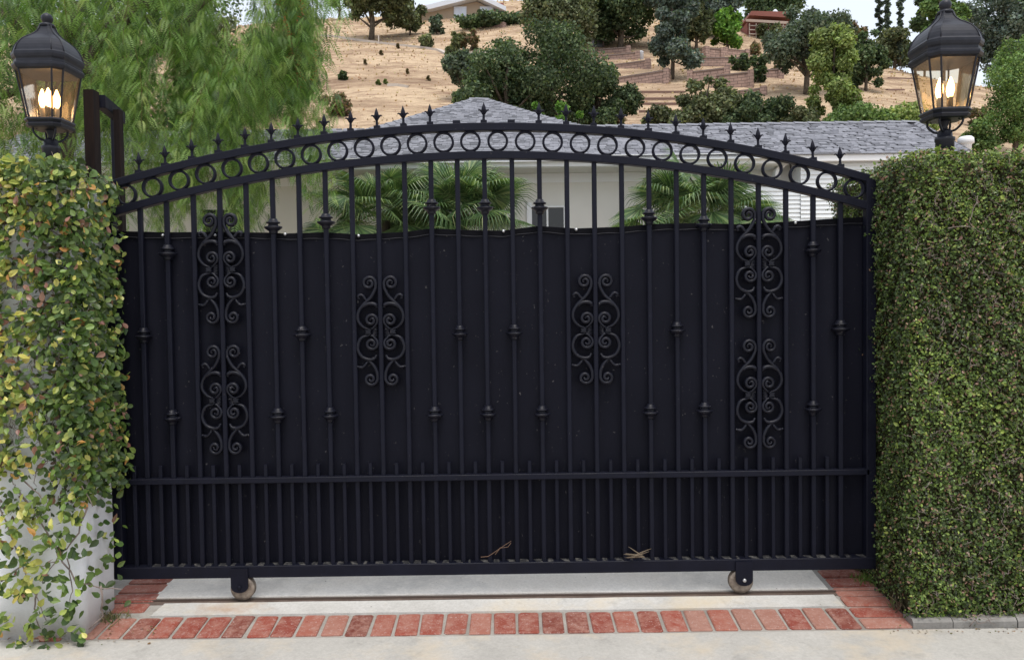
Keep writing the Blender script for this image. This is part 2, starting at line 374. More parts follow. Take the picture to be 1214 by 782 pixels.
F = np.array([(j*nx+i, j*nx+i+1, (j+1)*nx+i+1, (j+1)*nx+i) for j in range(len(ys)-1) for i in range(nx-1)])
tag(link('hillside_ground', np_mesh('hillside_ground', V, F, None, HILL, True)), kind='structure')
# ------------------------------------------------------------------ road, apron, slabs, bricks
YF = -.40
def sheet(name, x0, x1, y0, y1, z, m, parent=None, n=1):
    b = MB(); b.add([(x0,y0,z(y0)),(x1,y0,z(y0)),(x1,y1,z(y1)),(x0,y1,z(y1)),(x0,y0,z(y0)-.08),(x1,y0,z(y0)-.08),(x1,y1,z(y1)-.08),(x0,y1,z(y1)-.08)],
                    [(0,1,2,3),(4,7,6,5),(0,4,5,1),(1,5,6,2),(2,6,7,3),(3,7,4,0)])
    return b.obj(name, m, parent)
zr = lambda y: -.048 + .008*(y-YF)
road = sheet('road', -60, 60, -40, YF, zr, ROADM); tag(road, kind='structure')
za = lambda y: SL*y
bed = sheet('driveway_bed', -2.6, 2.35, YF+.002, 8.6, lambda y: za(y)-.007, GROUT); tag(bed, kind='structure')
XL0, XL1, XR0, XR1 = -2.17, -1.90, 1.685, 1.935
def slab(name, pts, m, parent, th=.03, dz=0):
    b = MB(); n = len(pts)
    jit = [(x, y) for x, y in pts]
    b.add([(x, y, za(y)+dz) for x, y in jit]+[(x, y, za(y)+dz-th) for x, y in jit], [tuple(range(n)), tuple(reversed(range(n, 2*n)))]+[(i, n+i, n+(i+1) % n, (i+1) % n) for i in range(n)])
    return b.obj(name, m, parent)
def edge(p, q, n, amp):
    o = []
    for i in range(n):
        t = i/n; o.append((p[0]+(q[0]-p[0])*t+random.uniform(-amp, amp)*(0 < i), p[1]+(q[1]-p[1])*t+random.uniform(-amp, amp)*(0 < i)))
    return o
YB1, YB0 = YF+.012, YF+.215           # front brick row
def poly(corners, n, amp):
    o = []
    for a, b_ in zip(corners, corners[1:]+corners[:1]): o += edge(a, b_, n, amp)
    return o
slab('front_slab', poly([(-1.86, YB0+.012), (XR0-.015, YB0+.012), (XR0-.02, -.048), (-1.84, -.044)], 24, .0025), SLABM, bed, .03, .003)
slab('rear_slab', poly([(-1.93, .022), (XR0-.02, .022), (XR0-.04, 2.4), (-1.96, 2.4)], 16, .003), SLABR, bed, .03, .0)
tr = sheet('track_channel', -2.55, 2.3, -.043, .018, lambda y: za(y)-.004, GROOVE, bed)
b = MB(); b.bx(-2.5, 2.2, -.010, .004, -.012, .002); b.obj('track_rail', mat('rusty_rail', (.10,.07,.055), .6, .4), bed)
def brick_mesh(k):
    a, b2, c, h = .0985, .0465, .003+.0015*k, .05
    q = random.Random(k); j = lambda s_: q.uniform(-s_, s_)
    def ring(ix, z, cc): 
        x, y = a-ix, b2-ix
        return [(sx*(x-(cc if f else 0))+j(.0012), sy*(y-(0 if f else cc))+j(.0012), z+j(.0006)) for sx, sy, f in ((-1,-1,0),(-1,-1,1),(1,-1,1),(1,-1,0),(1,1,0),(1,1,1),(-1,1,1),(-1,1,0))]
    vs = ring(0, -h, c)+ring(0, -.005, c)+ring(.005, 0, c); fs = [tuple(reversed(range(8)))]
    for l in range(2):
        for i in range(8): fs.append((l*8+i, l*8+(i+1) % 8, l*8+8+(i+1) % 8, l*8+8+i))
    fs.append(tuple(range(16, 24))); m = MB(); m.add(vs, fs); return m.mesh('brick', BRICK)
BM = [brick_mesh(k) for k in range(5)]
tilt = math.atan(SL)
def brick(x, y, along_y, sx=1, sy=1, dz=0):
    o = link('brick', random.choice(BM), bed, (x, y, za(y)+.004+dz+random.uniform(-.0035, .0005)))
    Mx = Matrix.Rotation(tilt+random.uniform(-.008, .008), 3, 'X') @ Matrix.Rotation((math.pi/2 if along_y else 0)+random.uniform(-.022, .022)+(math.pi if random.random() < .5 else 0), 3, 'Z')
    o.rotation_euler = Mx.to_euler(); o.scale = (sx, sy, 1)
nb = 32; x0b, x1b = XL0+.02, XR0-.008; pit = (x1b-x0b)/nb
for i in range(nb):
    brick(x0b+pit*(i+.5)+random.uniform(-.002, .002), (YB0+YB1)/2+random.uniform(-.003, .003), True, 1.0+random.uniform(-.02,.02), (pit-.015+random.uniform(-.003,.003))/.093)
pr = .1085
for i in range(14):
    y = YF+.012+pr*(i+.5)-.004
    brick((XR0+XR1)/2+random.uniform(-.004, .004), y, False, 1.22+random.uniform(-.03,.02), 1.0)
    if y > YB0: brick((XL0+XL1)/2+random.uniform(-.004, .004), y+.04, False, 1.2, 1.0)
brick(XL0-.08, (YB0+YB1)/2-.01, True, 1.03, 1.1)
# ------------------------------------------------------------------ the gate
gate = empty('sliding_gate', (0, 0, 0), 'wide black iron sliding driveway gate with arched ring top and dark privacy screen', 'gate')
def circ(p, q, r):
    ax, az, bx_, bz, cx, cz = p.x, p.z, q.x, q.z, r.x, r.z
    d = 2*(ax*(bz-cz)+bx_*(cz-az)+cx*(az-bz))
    ux = ((ax**2+az**2)*(bz-cz)+(bx_**2+bz**2)*(cz-az)+(cx**2+cz**2)*(az-bz))/d
    uz = ((ax**2+az**2)*(cx-bx_)+(bx_**2+bz**2)*(ax-cx)+(cx**2+cz**2)*(bx_-ax))/d
    rr = math.hypot(ax-ux, az-uz); return lambda x: uz+math.sqrt(max(rr*rr-(x-ux)**2, 0))
zu = circ(P(145,216,0), P(583,151,0), P(1026,211.5,0)); zl = circ(P(145,249.5,0), P(583,184.5,0), P(1022,243,0))
XG0, XG1 = P(141,450,0).x, P(1028,450,0).x
zbot = (P(145,676.5,0).z+P(1030,666.3,0).z)/2; zmid = (P(150,569,0).z+P(1020,559.5,0).z)/2
def arc_pts(f, a, b_, n=48): return [(a+(b_-a)*i/n, 0, f(a+(b_-a)*i/n)) for i in range(n+1)]
def rect(w_, d_, c=.003):
    a, b_ = w_/2, d_/2; return [(-a+c,-b_),(a-c,-b_),(a,-b_+c),(a,b_-c),(a-c,b_),(-a+c,b_),(-a,b_-c),(-a,-b_+c)]
MB().sweep(arc_pts(zu, XG0, XG1), rect(.040, .050)).obj('top_arch_rail', IRON, gate)
MB().sweep(arc_pts(zl, XG0, XG1), rect(.040, .050)).obj('lower_arch_rail', IRON, gate)
MB().bar((XG0-.02, 0, zbot), (XG1+.02, 0, zbot), .062, .060).obj('bottom_rail', IRON, gate)
MB().bar((XG0, -.002, zmid), (XG1, -.002, zmid), .030, .048).obj('middle_rail', IRON, gate)
for x, w_ in ((XG0-.018, .045), (XG1+.012, .05)):
    MB().bar((x, 0, zbot-.031), (x, 0, zu(x)+.004), w_, .052).obj('stile', IRON, gate)
# tail frame running on behind the left pier
tz = zu(XG0)-.25
MB().bar((XG0-.75, .012, zbot-.01), (XG0-.045, .012, zbot-.01), .05, .04).obj('tail_rail', IRON, gate)
MB().bar((XG0-.75, .012, zbot+.45), (XG0-.045, .012, zbot+.45), .03, .03).obj('tail_rail', IRON, gate)
MB().bar((XG0-.075, .010, zbot), (XG0-.075, .010, 1.9), .05, .04).obj('tail_post', IRON, gate)
BPX = [166.6+31.35*i if i <= 13 else 575+32.4*(i-13) for i in range(27)]; BPX[13] = 574.8
BX = [P(px, 240 if i not in (0,1,25,26) else 262, 0).x for i, px in enumerate(BPX)]
bw = .0245
for x in BX: MB().bar((x, 0, zbot+.03), (x, 0, zl(x)-.018), bw, bw, .004).obj('bar', IRON, gate)
MIDX = [BX[0]-(BX[1]-BX[0])*.5+.0]+[(BX[i]+BX[i+1])/2 for i in range(26)]+[BX[26]+(BX[26]-BX[25])/2]
ztop = (P(159,552,0).z+P(1010,541,0).z)/2
pk = MB().bar((0,0,zbot+.03), (0,0,ztop), .020, .020, .003).mesh('short_bar', IRON)
for x in MIDX[:-1]: link('short_bar', pk, gate, (x, 0, 0))
rg = MB(); n = 40; ro = .0535
prof = [(0,-.012),(.004,-.014),(.0105,-.012),(.0115,0),(.0105,.012),(.004,.014),(0,.012),(-.001,0)]
vs = []; fs = []
for i in range(n):
    a = 2*math.pi*i/n
    for r_, y in prof: q = ro-.0105+r_; vs.append((q*math.cos(a), y, q*math.sin(a)))
for i in range(n):
    for j in range(8): fs.append((i*8+j, i*8+(j+1) % 8, ((i+1) % n)*8+(j+1) % 8, ((i+1) % n)*8+j))
rg.add(vs, fs, True); ringm = rg.mesh('ring', IRON)
for x in MIDX:
    x = min(max(x, XG0+.05), XG1-.045)
    th = math.atan((zu(x+.01)-zu(x-.01))/.02)
    link('ring', ringm, gate, (x, 0, (zu(x)+zl(x))/2+.001), (0, -th, 0), (1, 1, (zu(x)-zl(x)-.038)/2/ro*1.0 if (zu(x)-zl(x)-.038)/2/ro < 1.12 else 1.12))
# finials
fm = MB(); px = S0
fm.bx(-.018, .018, -.018, .018, -.012, .014)
fm.lathe([(.012,.012),(.018,.009),(.024,.0075),(.050,.007),(.056,.0095),(.062,.0125),(.074,.0135),(.086,.011),(.10,.006),(.113,.0012)], seg=10)
fm.lathe([(.050,.0085),(.053,.0125),(.056,.0125),(.059,.0085)], seg=10)
for s_ in (-1, 1):
    fm.tube([(s_*.004,0,.048),(s_*.010,0,.060),(s_*.018,0,.069),(s_*.027,0,.072),(s_*.033,0,.067)], .005, 6, [.005,.0062,.0058,.004,.0015])
    fm.tube([(0,s_*.004,.048),(0,s_*.010,.060),(0,s_*.018,.069),(0,s_*.025,.070)], .005, 6, [.005,.006,.005,.0015], up=Vector((1,0,0)))
fin = fm.mesh('finial', IRON); stubm = MB().bx(-.019, .019, -.018, .018, -.012, .016).mesh('socket', IRON)
for i, x in enumerate(BX):
    if i in (12, 14): link('socket', stubm, gate, (x, 0, zu(x)+.02))
    else: link('finial', fin, gate, (x, 0, zu(x)+.022), (0, random.uniform(-.03, .03), random.uniform(-.1, .1)), (.9, .9, .95))
# collars
cm = MB(); cm.lathe([(-.040,.0165),(-.034,.018),(-.026,.019),(-.021,.026),(-.012,.036),(-.007,.038),(-.003,.037),(-.001,.024),(.008,.020),(.012,.022),(.0135,.029),(.021,.029),(.0225,.022),(.032,.018),(.038,.016)], seg=20)
colm = cm.mesh('collar', CAST)
COLL = {0:[397],1:[299,494],5:[268,492],6:[395],7:[262,491],11:[245,490],12:[394],13:[245,489],14:[393],15:[245,489],19:[257,487],20:[390],21:[265,485],25:[295,483],26:[388]}
for i, l in COLL.items():
    for py in l:
        link('collar', colm, gate, (BX[i], 0, P(BPX[i], py, 0).z), (0, 0, random.uniform(0, 3)), (1.26, 1.1, 1.0))
# scroll castings: strokes traced for one half, mirrored for the other
def SP(c, r0, r1, a0, a1, n=26):
    o = []
    for i in range(n+1):
        t = i/n; a = R(a0+(a1-a0)*t); r_ = r0+(r1-r0)*(t**.85); o.append((c[0]+r_*math.cos(a), c[1]-r_*math.sin(a)))
    return o
def cat(pts, k=4):
    o = []; p = [pts[0]]+pts+[pts[-1]]
    for i in range(1, len(p)-2):
        for s_ in range(k):
            t = s_/k
            o.append(tuple(.5*((2*p[i][j])+(-p[i-1][j]+p[i+1][j])*t+(2*p[i-1][j]-5*p[i][j]+4*p[i+1][j]-p[i+2][j])*t*t+(-p[i-1][j]+3*p[i][j]-3*p[i+1][j]+p[i+2][j])*t**3) for j in (0, 1)))
    o.append(pts[-1]); return o
ST = [(SP((283,152), 6, 35, -380, 180)+cat([(249,176),(272,222),(313,263),(340,303),(342,345),(318,378),(292,390)]), 6.2),
      (SP((275,345), 6, 33, -330, 225)+[(268,386),(285,394)], 6.2),
      (cat([(247,276),(252,264),(272,258),(300,262),(326,282)]), 7),
      (cat([(292,246),(306,230),(314,218),(328,212),(340,220),(336,230)]), 5.2),
      (cat([(292,424),(325,435),(343,465),(345,500),(325,535),(290,550),(264,546),(254,531)]), 6.2),
      (SP((275,468), 6, 33, 330, -225)+[(268,427),(285,420)], 6.2),
      (cat([(305,543),(285,560),(262,588),(249,620)])+SP((283,652), 36, 6, 175, 735), 6.2),
      (cat([(298,560),(310,577),(326,590),(348,586)]), 5.2)]
def scroll_mesh(sg):
    m = MB()
    T = lambda x, y, dy=0: (sg*((x-227)/4.34*S0), dy, -(y-405)/4.34*S0)
    for pts, r_ in ST:
        p3 = [T(x, y) for x, y in pts]; r_ = r_*1.65/4.34*S0; n = len(p3)
        rad = [r_*min(1, .55+.9*i/n*3, .55+.9*(n-1-i)/n*3) for i in range(n)]
        m.tube(p3, r_, 6, rad, 1.5)
        for q in (p3[0], p3[-1]): m.lathe([(-.006,.002),(-.004,.0075),(0,.009),(.004,.0075),(.006,.002)], q, 8)
    return m.mesh('scroll', CAST)
SM = {1: scroll_mesh(1), -1: scroll_mesh(-1)}
cf = {}
for sg in (1, -1):
    m = MB(); T = lambda x, y: Vector((sg*((x-227)/4.34*S0), 0, -(y-405)/4.34*S0))
    m.box(T(290,405), (.024,.028,.014)); m.box(T(290,397), (.03,.024,.006)); m.box(T(290,413), (.03,.024,.006))
    for k in range(-3, 4): m.tube([T(276,405+k*3), T(262,405+k*6.5), T(244,405+k*8.5)], .003, 5, [.002,.0035,.0022])
    cf[sg] = m.mesh('cuff', CAST)
for i, cy in ((3, 319.5), (3, 474.5), (9, 393), (17, 391), (23, 312.5), (23, 467.5)):
    z = P(BPX[i]+ (3 if i < 10 else 0), cy, 0).z
    for sg in (1, -1):
        o = link('scroll', SM[sg], gate, (BX[i]+sg*.0, -.004, z), None, (1.0 if i in (9,17) else .97, 1, .985))
        link('cuff', cf[sg], o)
# privacy screen
tp = [(138,274),(195,275.5),(255,275),(322,276),(338,277),(386,275.5),(425,278),(480,275),(511,271),(560,273),(597,273.5),(638,268),(683,271),(735,269),(780,265.5),(832,264.5),(870,266),(932,263),(1000,258.5),(1032,257)]
tw = [P(a, b_, .03) for a, b_ in tp]
def topz(x): return float(np.interp(x, [q.x for q in tw], [q.z for q in tw]))
b = MB(); nxs, nzs = 220, 14; vs = []
for j in range(nzs+1):
    for i in range(nxs+1):
        x = XG0-.03+(XG1-XG0+.05)*i/nxs; t = j/nzs; z0_ = zbot+.01; z = z0_+(topz(x)-.030-z0_)*t
        k = min(range(27), key=lambda q: abs(BX[q]-x)); dx = abs(BX[k]-x)
        vs.append((x, .030+.006*min(1, dx/.06)**2+.0025*math.sin(x*9+z*3), z))
b.add(vs, [(j*(nxs+1)+i, j*(nxs+1)+i+1, (j+1)*(nxs+1)+i+1, (j+1)*(nxs+1)+i) for j in range(nzs) for i in range(nxs)], True)
scr = b.obj('privacy_screen', SCREEN, gate)
hp = [(XG0-.03+(XG1-XG0+.05)*i/160, .034) for i in range(161)]
MB().sweep([(x, y, topz(x)-.016) for x, y in hp], rect(.034, .012, .002)).obj('hem', HEM, scr)
MB().tube([(x, y-.008, topz(x)-.031+.0015*math.sin(x*40)) for x, y in hp], .0022, 5).obj('hem_seam', PIPING, scr)
gm = MB(); gm.lathe([(-.004,.008),(.0,.0085),(.004,.006),(.006,.002)], seg=12)
gmm = gm.mesh('grommet', STEEL)
for px_, py_ in ((193,279),(338,277.5),(425,279.5),(597,274),(683,272),(255,279),(771,268),(943,264)):
    q = P(px_, py_, .024); link('grommet', gmm, scr, (q.x, .022, q.z), (R(90), 0, 0))
# dust lying on the bottom rail between the bars
dm = MB(); 
for k in range(len(BX)):
    for xx in ((BX[k]+.012+random.uniform(0,.015), min(BX[k]+.062, XG1)-random.uniform(0,.03)),):
        dm.add([(xx[0],-.020,zbot+.0312),(xx[1],-.020,zbot+.0312),(xx[1]-.003,.020,zbot+.034),(xx[0]+.002,.022,zbot+.034)], [(0,1,2,3)])
    dm.add([(BX[k]+.085+random.uniform(0,.03),-.018,zbot+.0312),(BX[k]+.135,-.022,zbot+.0312),(BX[k]+.13,.02,zbot+.0335),(BX[k]+.085,.02,zbot+.0335)], [(0,1,2,3)])
tag(dm.obj('dust', DUST, gate), kind='stuff')
# wheels
for px_, tilt_w, bolt in ((287, .22, 0), (880, -.22, 1)):
    c = P(px_, 696 if px_ < 500 else 687, 0); c.z = .064
    hous = empty('wheel_unit', (c.x, 0, c.z)); hous.parent = gate
    wm = MB(); wm.lathe([(-.020,.046),(-.019,.062),(-.013,.064),(-.006,.057),(.006,.057),(.013,.064),(.019,.062),(.020,.046)], seg=36)
    link('wheel', wm.mesh('wheel', WHEEL), hous, (.010 if px_ < 500 else -.012, -.006, 0), (R(90), 0, 0))
    pm = MB(); H_ = zbot+.022-c.z
    pts = [(-.045, H_), (-.045, 0)]+[(.045*math.cos(R(180+a)), .045*math.sin(R(180+a))*.72) for a in range(15, 180, 15)]+[(.045, 0), (.045, H_)]
    n = len(pts); pts = [(x, z+.014) if z < .02 else (x, z) for x, z in pts]; pm.add([(x, -.040, z) for x, z in pts]+[(x, -.033, z) for x, z in pts], [tuple(range(n)), tuple(reversed(range(n, 2*n)))]+[(i, n+i, n+(i+1) % n, (i+1) % n) for i in range(n)])
    pm.obj('bracket_plate', IRON, hous)
    bm_ = MB(); bm_.lathe([(0,.010),(.006,.010),(.009,.006)], seg=10)
    link('axle_bolt', bm_.mesh('axle_bolt', STEEL if bolt else IRON), hous, (0, -.040, .012), (R(90), 0, 0))
# ------------------------------------------------------------------ left pier and guide frame
XLP = -2.085
pier = MB()
def rbox(b, x0, x1, y0, y1, z0, z1, r_=.035, nz=10, wob=.004, sg=5):
    vs = []; pts = []
    for cx, cy, a0 in ((x1-r_, y0+r_, -90), (x1-r_, y1-r_, 0), (x0+r_, y1-r_, 90), (x0+r_, y0+r_, 180)):
        for k in range(sg+1): a = R(a0+90*k/sg); pts.append((cx+r_*math.cos(a), cy+r_*math.sin(a)))
    n = len(pts)
    for j in range(nz+1):
        z = z0+(z1-z0)*j/nz
        for x, y in pts: vs.append((x+wob*math.sin(z*7+y*9), y+wob*math.sin(z*5+x*4), z))
    fs = [(j*n+i, j*n+(i+1) % n, (j+1)*n+(i+1) % n, (j+1)*n+i) for j in range(nz) for i in range(n)]+[tuple(range(nz*n, nz*n+n)), tuple(reversed(range(n)))]
    b.add(vs, fs, True)
ztl = P(60, 205, -.39).z; ztr = P(1140, 182, -.39).z
rbox(pier, -3.6, XLP, YF+.03, -.04, -.12, ztl-.02, .05)
tag(pier.obj('stucco_pier', STUCCO), 'white stucco wall pier under the creeper at left of the gate', 'wall')
fr = empty('gate_guide_frame', (-2.0, .3, 0), 'dark timber and steel guide frame rising behind the left pier', 'frame')
p0 = P(108, 108, .22); FL = (-2.0, .3, 0)
def fo(b, name, m): o = b.obj(name, m, fr); o.location = (-FL[0], -FL[1], 0); return o
fo(MB().bar((p0.x, .22, -.05), (p0.x, .22, p0.z), .055, .07), 'timber_post', WOOD)
q0, q1 = P(120, 112, .26), P(139, 126, .62)
fo(MB().bar((q0.x-.01, .27, q0.z-.035), (q1.x, .66, q0.z-.035), .05, .07, up=Vector((0,0,1))), 'top_bar', IRON)
fo(MB().bar((q1.x-.005, .62, 0), (q1.x-.005, .62, q0.z-.01), .05, .06), 'rear_post', IRON)
fo(MB().bar((q0.x+.012, .42, 0), (q0.x+.012, .42, q0.z-.05), .035, .05), 'inner_post', WOOD)
# ------------------------------------------------------------------ lamps
def octo(r_, k=.69): b_ = r_*k; return [(r_,-b_),(r_,b_),(b_,r_),(-b_,r_),(-r_,b_),(-r_,-b_),(-b_,-r_),(b_,-r_)]
U = .00432
def lamp(px_, py_base, Y, label):
    q = P(px_, py_base, Y); L = empty('post_lantern', q, label, 'lantern', 'lit lanterns on the gate piers')
    L.scale = (.9, .9, .965) if px_ < 500 else (.95, .95, 1)
    zz = lambda y: (175-y)*U; h = lambda w_: w_*U/1.365
    m = MB(); m.lathe([(-.12,.046),(zz(168),.046),(zz(166),.050),(zz(163),.050),(zz(162),.038),(zz(156),.036),(zz(154),.030)], seg=20); m.obj('post_sleeve', LAMPM, L)
    m = MB(); m.lathe([(zz(157),.018),(zz(150),.014),(zz(146),.022),(zz(142),.03)], seg=14)
    for k in range(4):
        a = R(45+90*k); c_, s_ = math.cos(a), math.sin(a); 
        rr = [(.030,156),(.052,155),(.078,150),(.088,145),(.080,141),(.066,143)]
        m.tube([(r_*c_, r_*s_, zz(y)) for r_, y in cat(rr, 3)], .006, 6, up=Vector((-s_, c_, 0)))
    m.obj('support_scrolls', LAMPM, L)
    m = MB(); m.lathe([(zz(143),h(24)),(zz(142),h(30)),(zz(139),h(32)),(zz(137),h(30)),(zz(134),h(33)),(zz(132),h(32)),(zz(131),h(28))], shape=octo, smooth=False); m.obj('base_plate', LAMPM, L)
    m = MB()
    top = octo(h(42.5)); bot = octo(h(29))
    for (x, y), (x2, y2) in zip(bot, top): m.tube([(x, y, zz(133)), (x2, y2, zz(72))], .0055, 6, smooth=False)
    m.lathe([(zz(73),h(43)),(zz(70),h(45))], shape=octo, smooth=False)
    m.obj('cage', LAMPM, L)
    for k in range(8):
        a, b_, c_, d_ = bot[k], bot[(k+1) % 8], top[(k+1) % 8], top[k]
        g = MB(); ce = .965
        g.add([(a[0]*ce,a[1]*ce,zz(132)),(b_[0]*ce,b_[1]*ce,zz(132)),(c_[0]*ce,c_[1]*ce,zz(72)),(d_[0]*ce,d_[1]*ce,zz(72))], [(0,1,2,3)]); g.obj('pane', LGLASS, L)
    m = MB()
    m.lathe([(zz(77),h(41)),(zz(75),h(45)),(zz(72),h(46.5)),(zz(70),h(46.5)),(zz(68),h(44)),(zz(65),h(44)),(zz(63),h(46)),(zz(60),h(47)),(zz(57),h(47)),(zz(55),h(45)),(zz(52),h(44)),(zz(48),h(42)),(zz(44),h(39)),(zz(40),h(35)),(zz(36),h(28.5)),(zz(32),h(21)),(zz(28),h(15.5)),(zz(24),h(12)),(zz(20),h(10)),(zz(18),h(9.5))], shape=octo, smooth=False)
    for k in range(8):
        pr_ = []
        for y, w_ in ((56,45.5),(48,42.3),(44,39.3),(40,35.3),(36,28.9),(32,21.4),(28,15.9),(24,12.4),(19,10.4)):
            o = octo(h(w_)); pr_.append((o[k][0], o[k][1], zz(y)))
        m.tube(pr_, .0035, 5)
    m.obj('roof', LAMPM, L)
    m = MB(); m.lathe([(zz(20),.038),(zz(18),.040),(zz(16.5),.036),(zz(15.5),.022),(zz(15),.020),(zz(14),.024),(zz(12),.029),(zz(9.5),.031),(zz(7),.029),(zz(5),.022),(zz(3.4),.010),(zz(3),.003)], seg=20)
    m.obj('finial_ball', LAMPM, L)
    for k in range(4):
        a = R(20+90*k); x, y = .036*math.cos(a), .036*math.sin(a)
        m = MB(); m.lathe([(zz(133),.012),(zz(118),.012),(zz(117),.009)], (x, y, 0), 12); cdl = m.obj('candle', SOCKET if k % 2 else CANDLE, L)
        m = MB(); m.lathe([(zz(116),.008),(zz(113),.015),(zz(108),.019),(zz(103),.017),(zz(98),.010),(zz(94),.003)], (x, y, 0), 12); m.obj('bulb', BULB, cdl)
    return L
lamp(61, 186, -.12, 'lit black lantern on the left pier, in front of the feathery tree')
lamp(1120, 176, -.12, 'lit black lantern above the clipped hedge, in front of the dry hill')
# ------------------------------------------------------------------ ivy on the left pier
CR_C = [(.080,.135,.030),(.165,.235,.055),(.34,.38,.09),(.52,.48,.13),(.50,.27,.08),(.27,.14,.10),(.038,.070,.018)]
CR_W = [20,26,25,15,3.5,4.5,9]
holes = [(25,290,16,20),(55,300,12,14),(70,305,14,10),(18,345,22,26),(50,355,20,14),(75,348,8,10),(40,255,7,6),(8,380,8,20),(45,445,22,25),(25,430,14,20),(20,510,18,30),(50,540,20,30),(65,500,10,10),(30,575,25,20),(70,580,15,12),(38,200,6,5),(72,430,10,10)]
clus = [(20,600),(45,622),(62,640),(75,652),(100,600),(112,622),(122,632),(92,590),(30,665),(18,682),(57,682),(88,690),(25,700),(45,702),(55,726),(6,692),(5,735),(97,688),(110,694),(125,690),(140,697),(85,716),(104,735),(120,742),(98,748),(40,745),(32,762),(10,620),(5,640),(70,600),(85,605),(38,605),(15,655),(50,765),(58,757),(48,690),(80,640),(100,650),(130,705),(118,700),(5,600),(60,612)]
cand = []
def dens(x, y):
    if y > 565:
        d = min((math.hypot((x-a)/15, (y-b_)/12) for a, b_ in clus)); return .75 if d < 1 else (.12 if y < 600 else .03)
    d = 1.15 if y < 245 else 1.05
    if x < 82:
        for a, b_, c_, e in holes:
            if ((x-a)/c_)**2+((y-b_)/e)**2 < .95: d = .3
    else: d = 1.25
    return d
for _ in range(10500):
    x = random.uniform(-60, 112); y = random.uniform(188, 768)
    if random.random() < dens(x, y)*(.62 if y < 590 else .34): 
        q = P(x, y, YF-.02-random.random()*.06)
        if q.x < XLP+.05: cand.append((q.x, q.y, max(q.z, -.03), 0))
for _ in range(2600):    # flank facing the gate
    z = random.uniform(-.02, ztl+.02); y = random.uniform(YF-.04, .0)
    if random.random() < (1 if z > .62 else (.08 if z > .25 else .04)): cand.append((XLP+.01+random.random()*.055, y, z, 1))
for _ in range(1100): cand.append((random.uniform(-3.4, XLP+.02), random.uniform(YF-.04, -.02), ztl-.01+random.uniform(-.03, .07), 2))
for _ in range(200):
    z = random.uniform(.7, ztl+.05); cand.append((XLP+.05+random.random()*.03, random.uniform(YF-.05, YF+.1), z, 1))
cand = np.array(cand); n = len(cand)
base = np.array([(0,-1,.45),(1,-.55,.4),(0,-.35,1)])[cand[:, 3].astype(int)]
nor = unit(base+rng.normal(size=(n, 3))*.55); fw = unit(rng.normal(size=(n, 3))*.8+np.array([0,-.2,-.15])); 
fw = unit(fw-nor*np.sum(fw*nor, 1, keepdims=True))
size = rng.uniform(.028, .054, n); low = cand[:, 2] < .62; size[low] *= 1.12
colr = pal(n, CR_C, CR_W); k_ = cand[:, 0] > XLP-.15
colr[k_] = pal(int(k_.sum()), CR_C, [40,28,8,3,2,3,22])
vine = empty('creeping_vine', (XLP, YF, 0), 'leafy creeper with yellowing leaves spilling over the white left pier', 'plant')
order = np.argsort(cand[:, 1]-size*1.5); vis = [i for i in order if -2.75 < cand[i, 0] < -1.95][:290]; vs_ = set(vis)
rest = np.array([i for i in range(n) if i not in vs_])
L = Leaves(); L.add(*scatter(LEAF_V, LEAF_F, cand[rest, :3], fw[rest], nor[rest], size[rest], colr[rest]))
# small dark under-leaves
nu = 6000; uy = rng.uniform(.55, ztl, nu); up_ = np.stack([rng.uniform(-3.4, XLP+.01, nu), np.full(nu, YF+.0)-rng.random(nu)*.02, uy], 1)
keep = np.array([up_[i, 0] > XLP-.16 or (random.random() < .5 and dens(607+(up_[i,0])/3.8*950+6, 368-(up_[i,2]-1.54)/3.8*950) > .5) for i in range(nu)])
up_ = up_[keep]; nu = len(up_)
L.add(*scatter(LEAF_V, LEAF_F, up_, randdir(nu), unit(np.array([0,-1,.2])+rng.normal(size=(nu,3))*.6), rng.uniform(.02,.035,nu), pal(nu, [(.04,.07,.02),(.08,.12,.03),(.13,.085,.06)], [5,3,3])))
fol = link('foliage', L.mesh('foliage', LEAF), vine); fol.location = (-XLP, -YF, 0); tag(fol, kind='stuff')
lm = {}
PALM = [tuple(c) for c in CR_C]
def leaf_mesh(c, k):
    key = (c, k)
    if key not in lm:
        tv = LEAF_V.copy(); tv[:, 2] *= (1+.8*k); tv[:, 1] *= (1-.12*k); tv[4, 2] -= .10*k; tv[3, 2] -= .03*k; tv[5, 2] += .04*k
        cc = np.clip(np.array(PALM[c])*(1+.12*(k-1)), .004, 1); C_ = np.repeat(cc[None], 9, 0); C_[4] *= 1.15; C_[8] *= .85
        lm[key] = np_mesh('leaf', tv, LEAF_F, C_, LEAF)
    return lm[key]
for i in vis:
    c = int(np.argmin([np.abs(colr[i]-np.array(p_)).sum() for p_ in PALM]))
    x_ = Vector(fw[i]); z_ = Vector(nor[i]); y_ = z_.cross(x_).normalized(); z_ = x_.cross(y_)
    M_ = Matrix((x_, y_, z_)).transposed()
    o = link('leaf', leaf_mesh(c, random.randint(0, 2)), vine, (cand[i,0]-XLP, cand[i,1]-YF, cand[i,2]), M_.to_euler(), (size[i],)*3)
tm = MB()
def twig(pts, r_=.004, parent_b=tm):
    pts = [Vector(p) for p in pts]; o = []
    for a, b_ in zip(pts, pts[1:]):
        for k in range(4): o.append(a.lerp(b_, k/4)+Vector((random.uniform(-.006,.006), random.uniform(-.004,.004), random.uniform(-.006,.006))))
    o.append(pts[-1]); parent_b.tube(o, r_, 5, [r_*(1-.6*i/len(o)) for i in range(len(o))])
YS = YF-.005
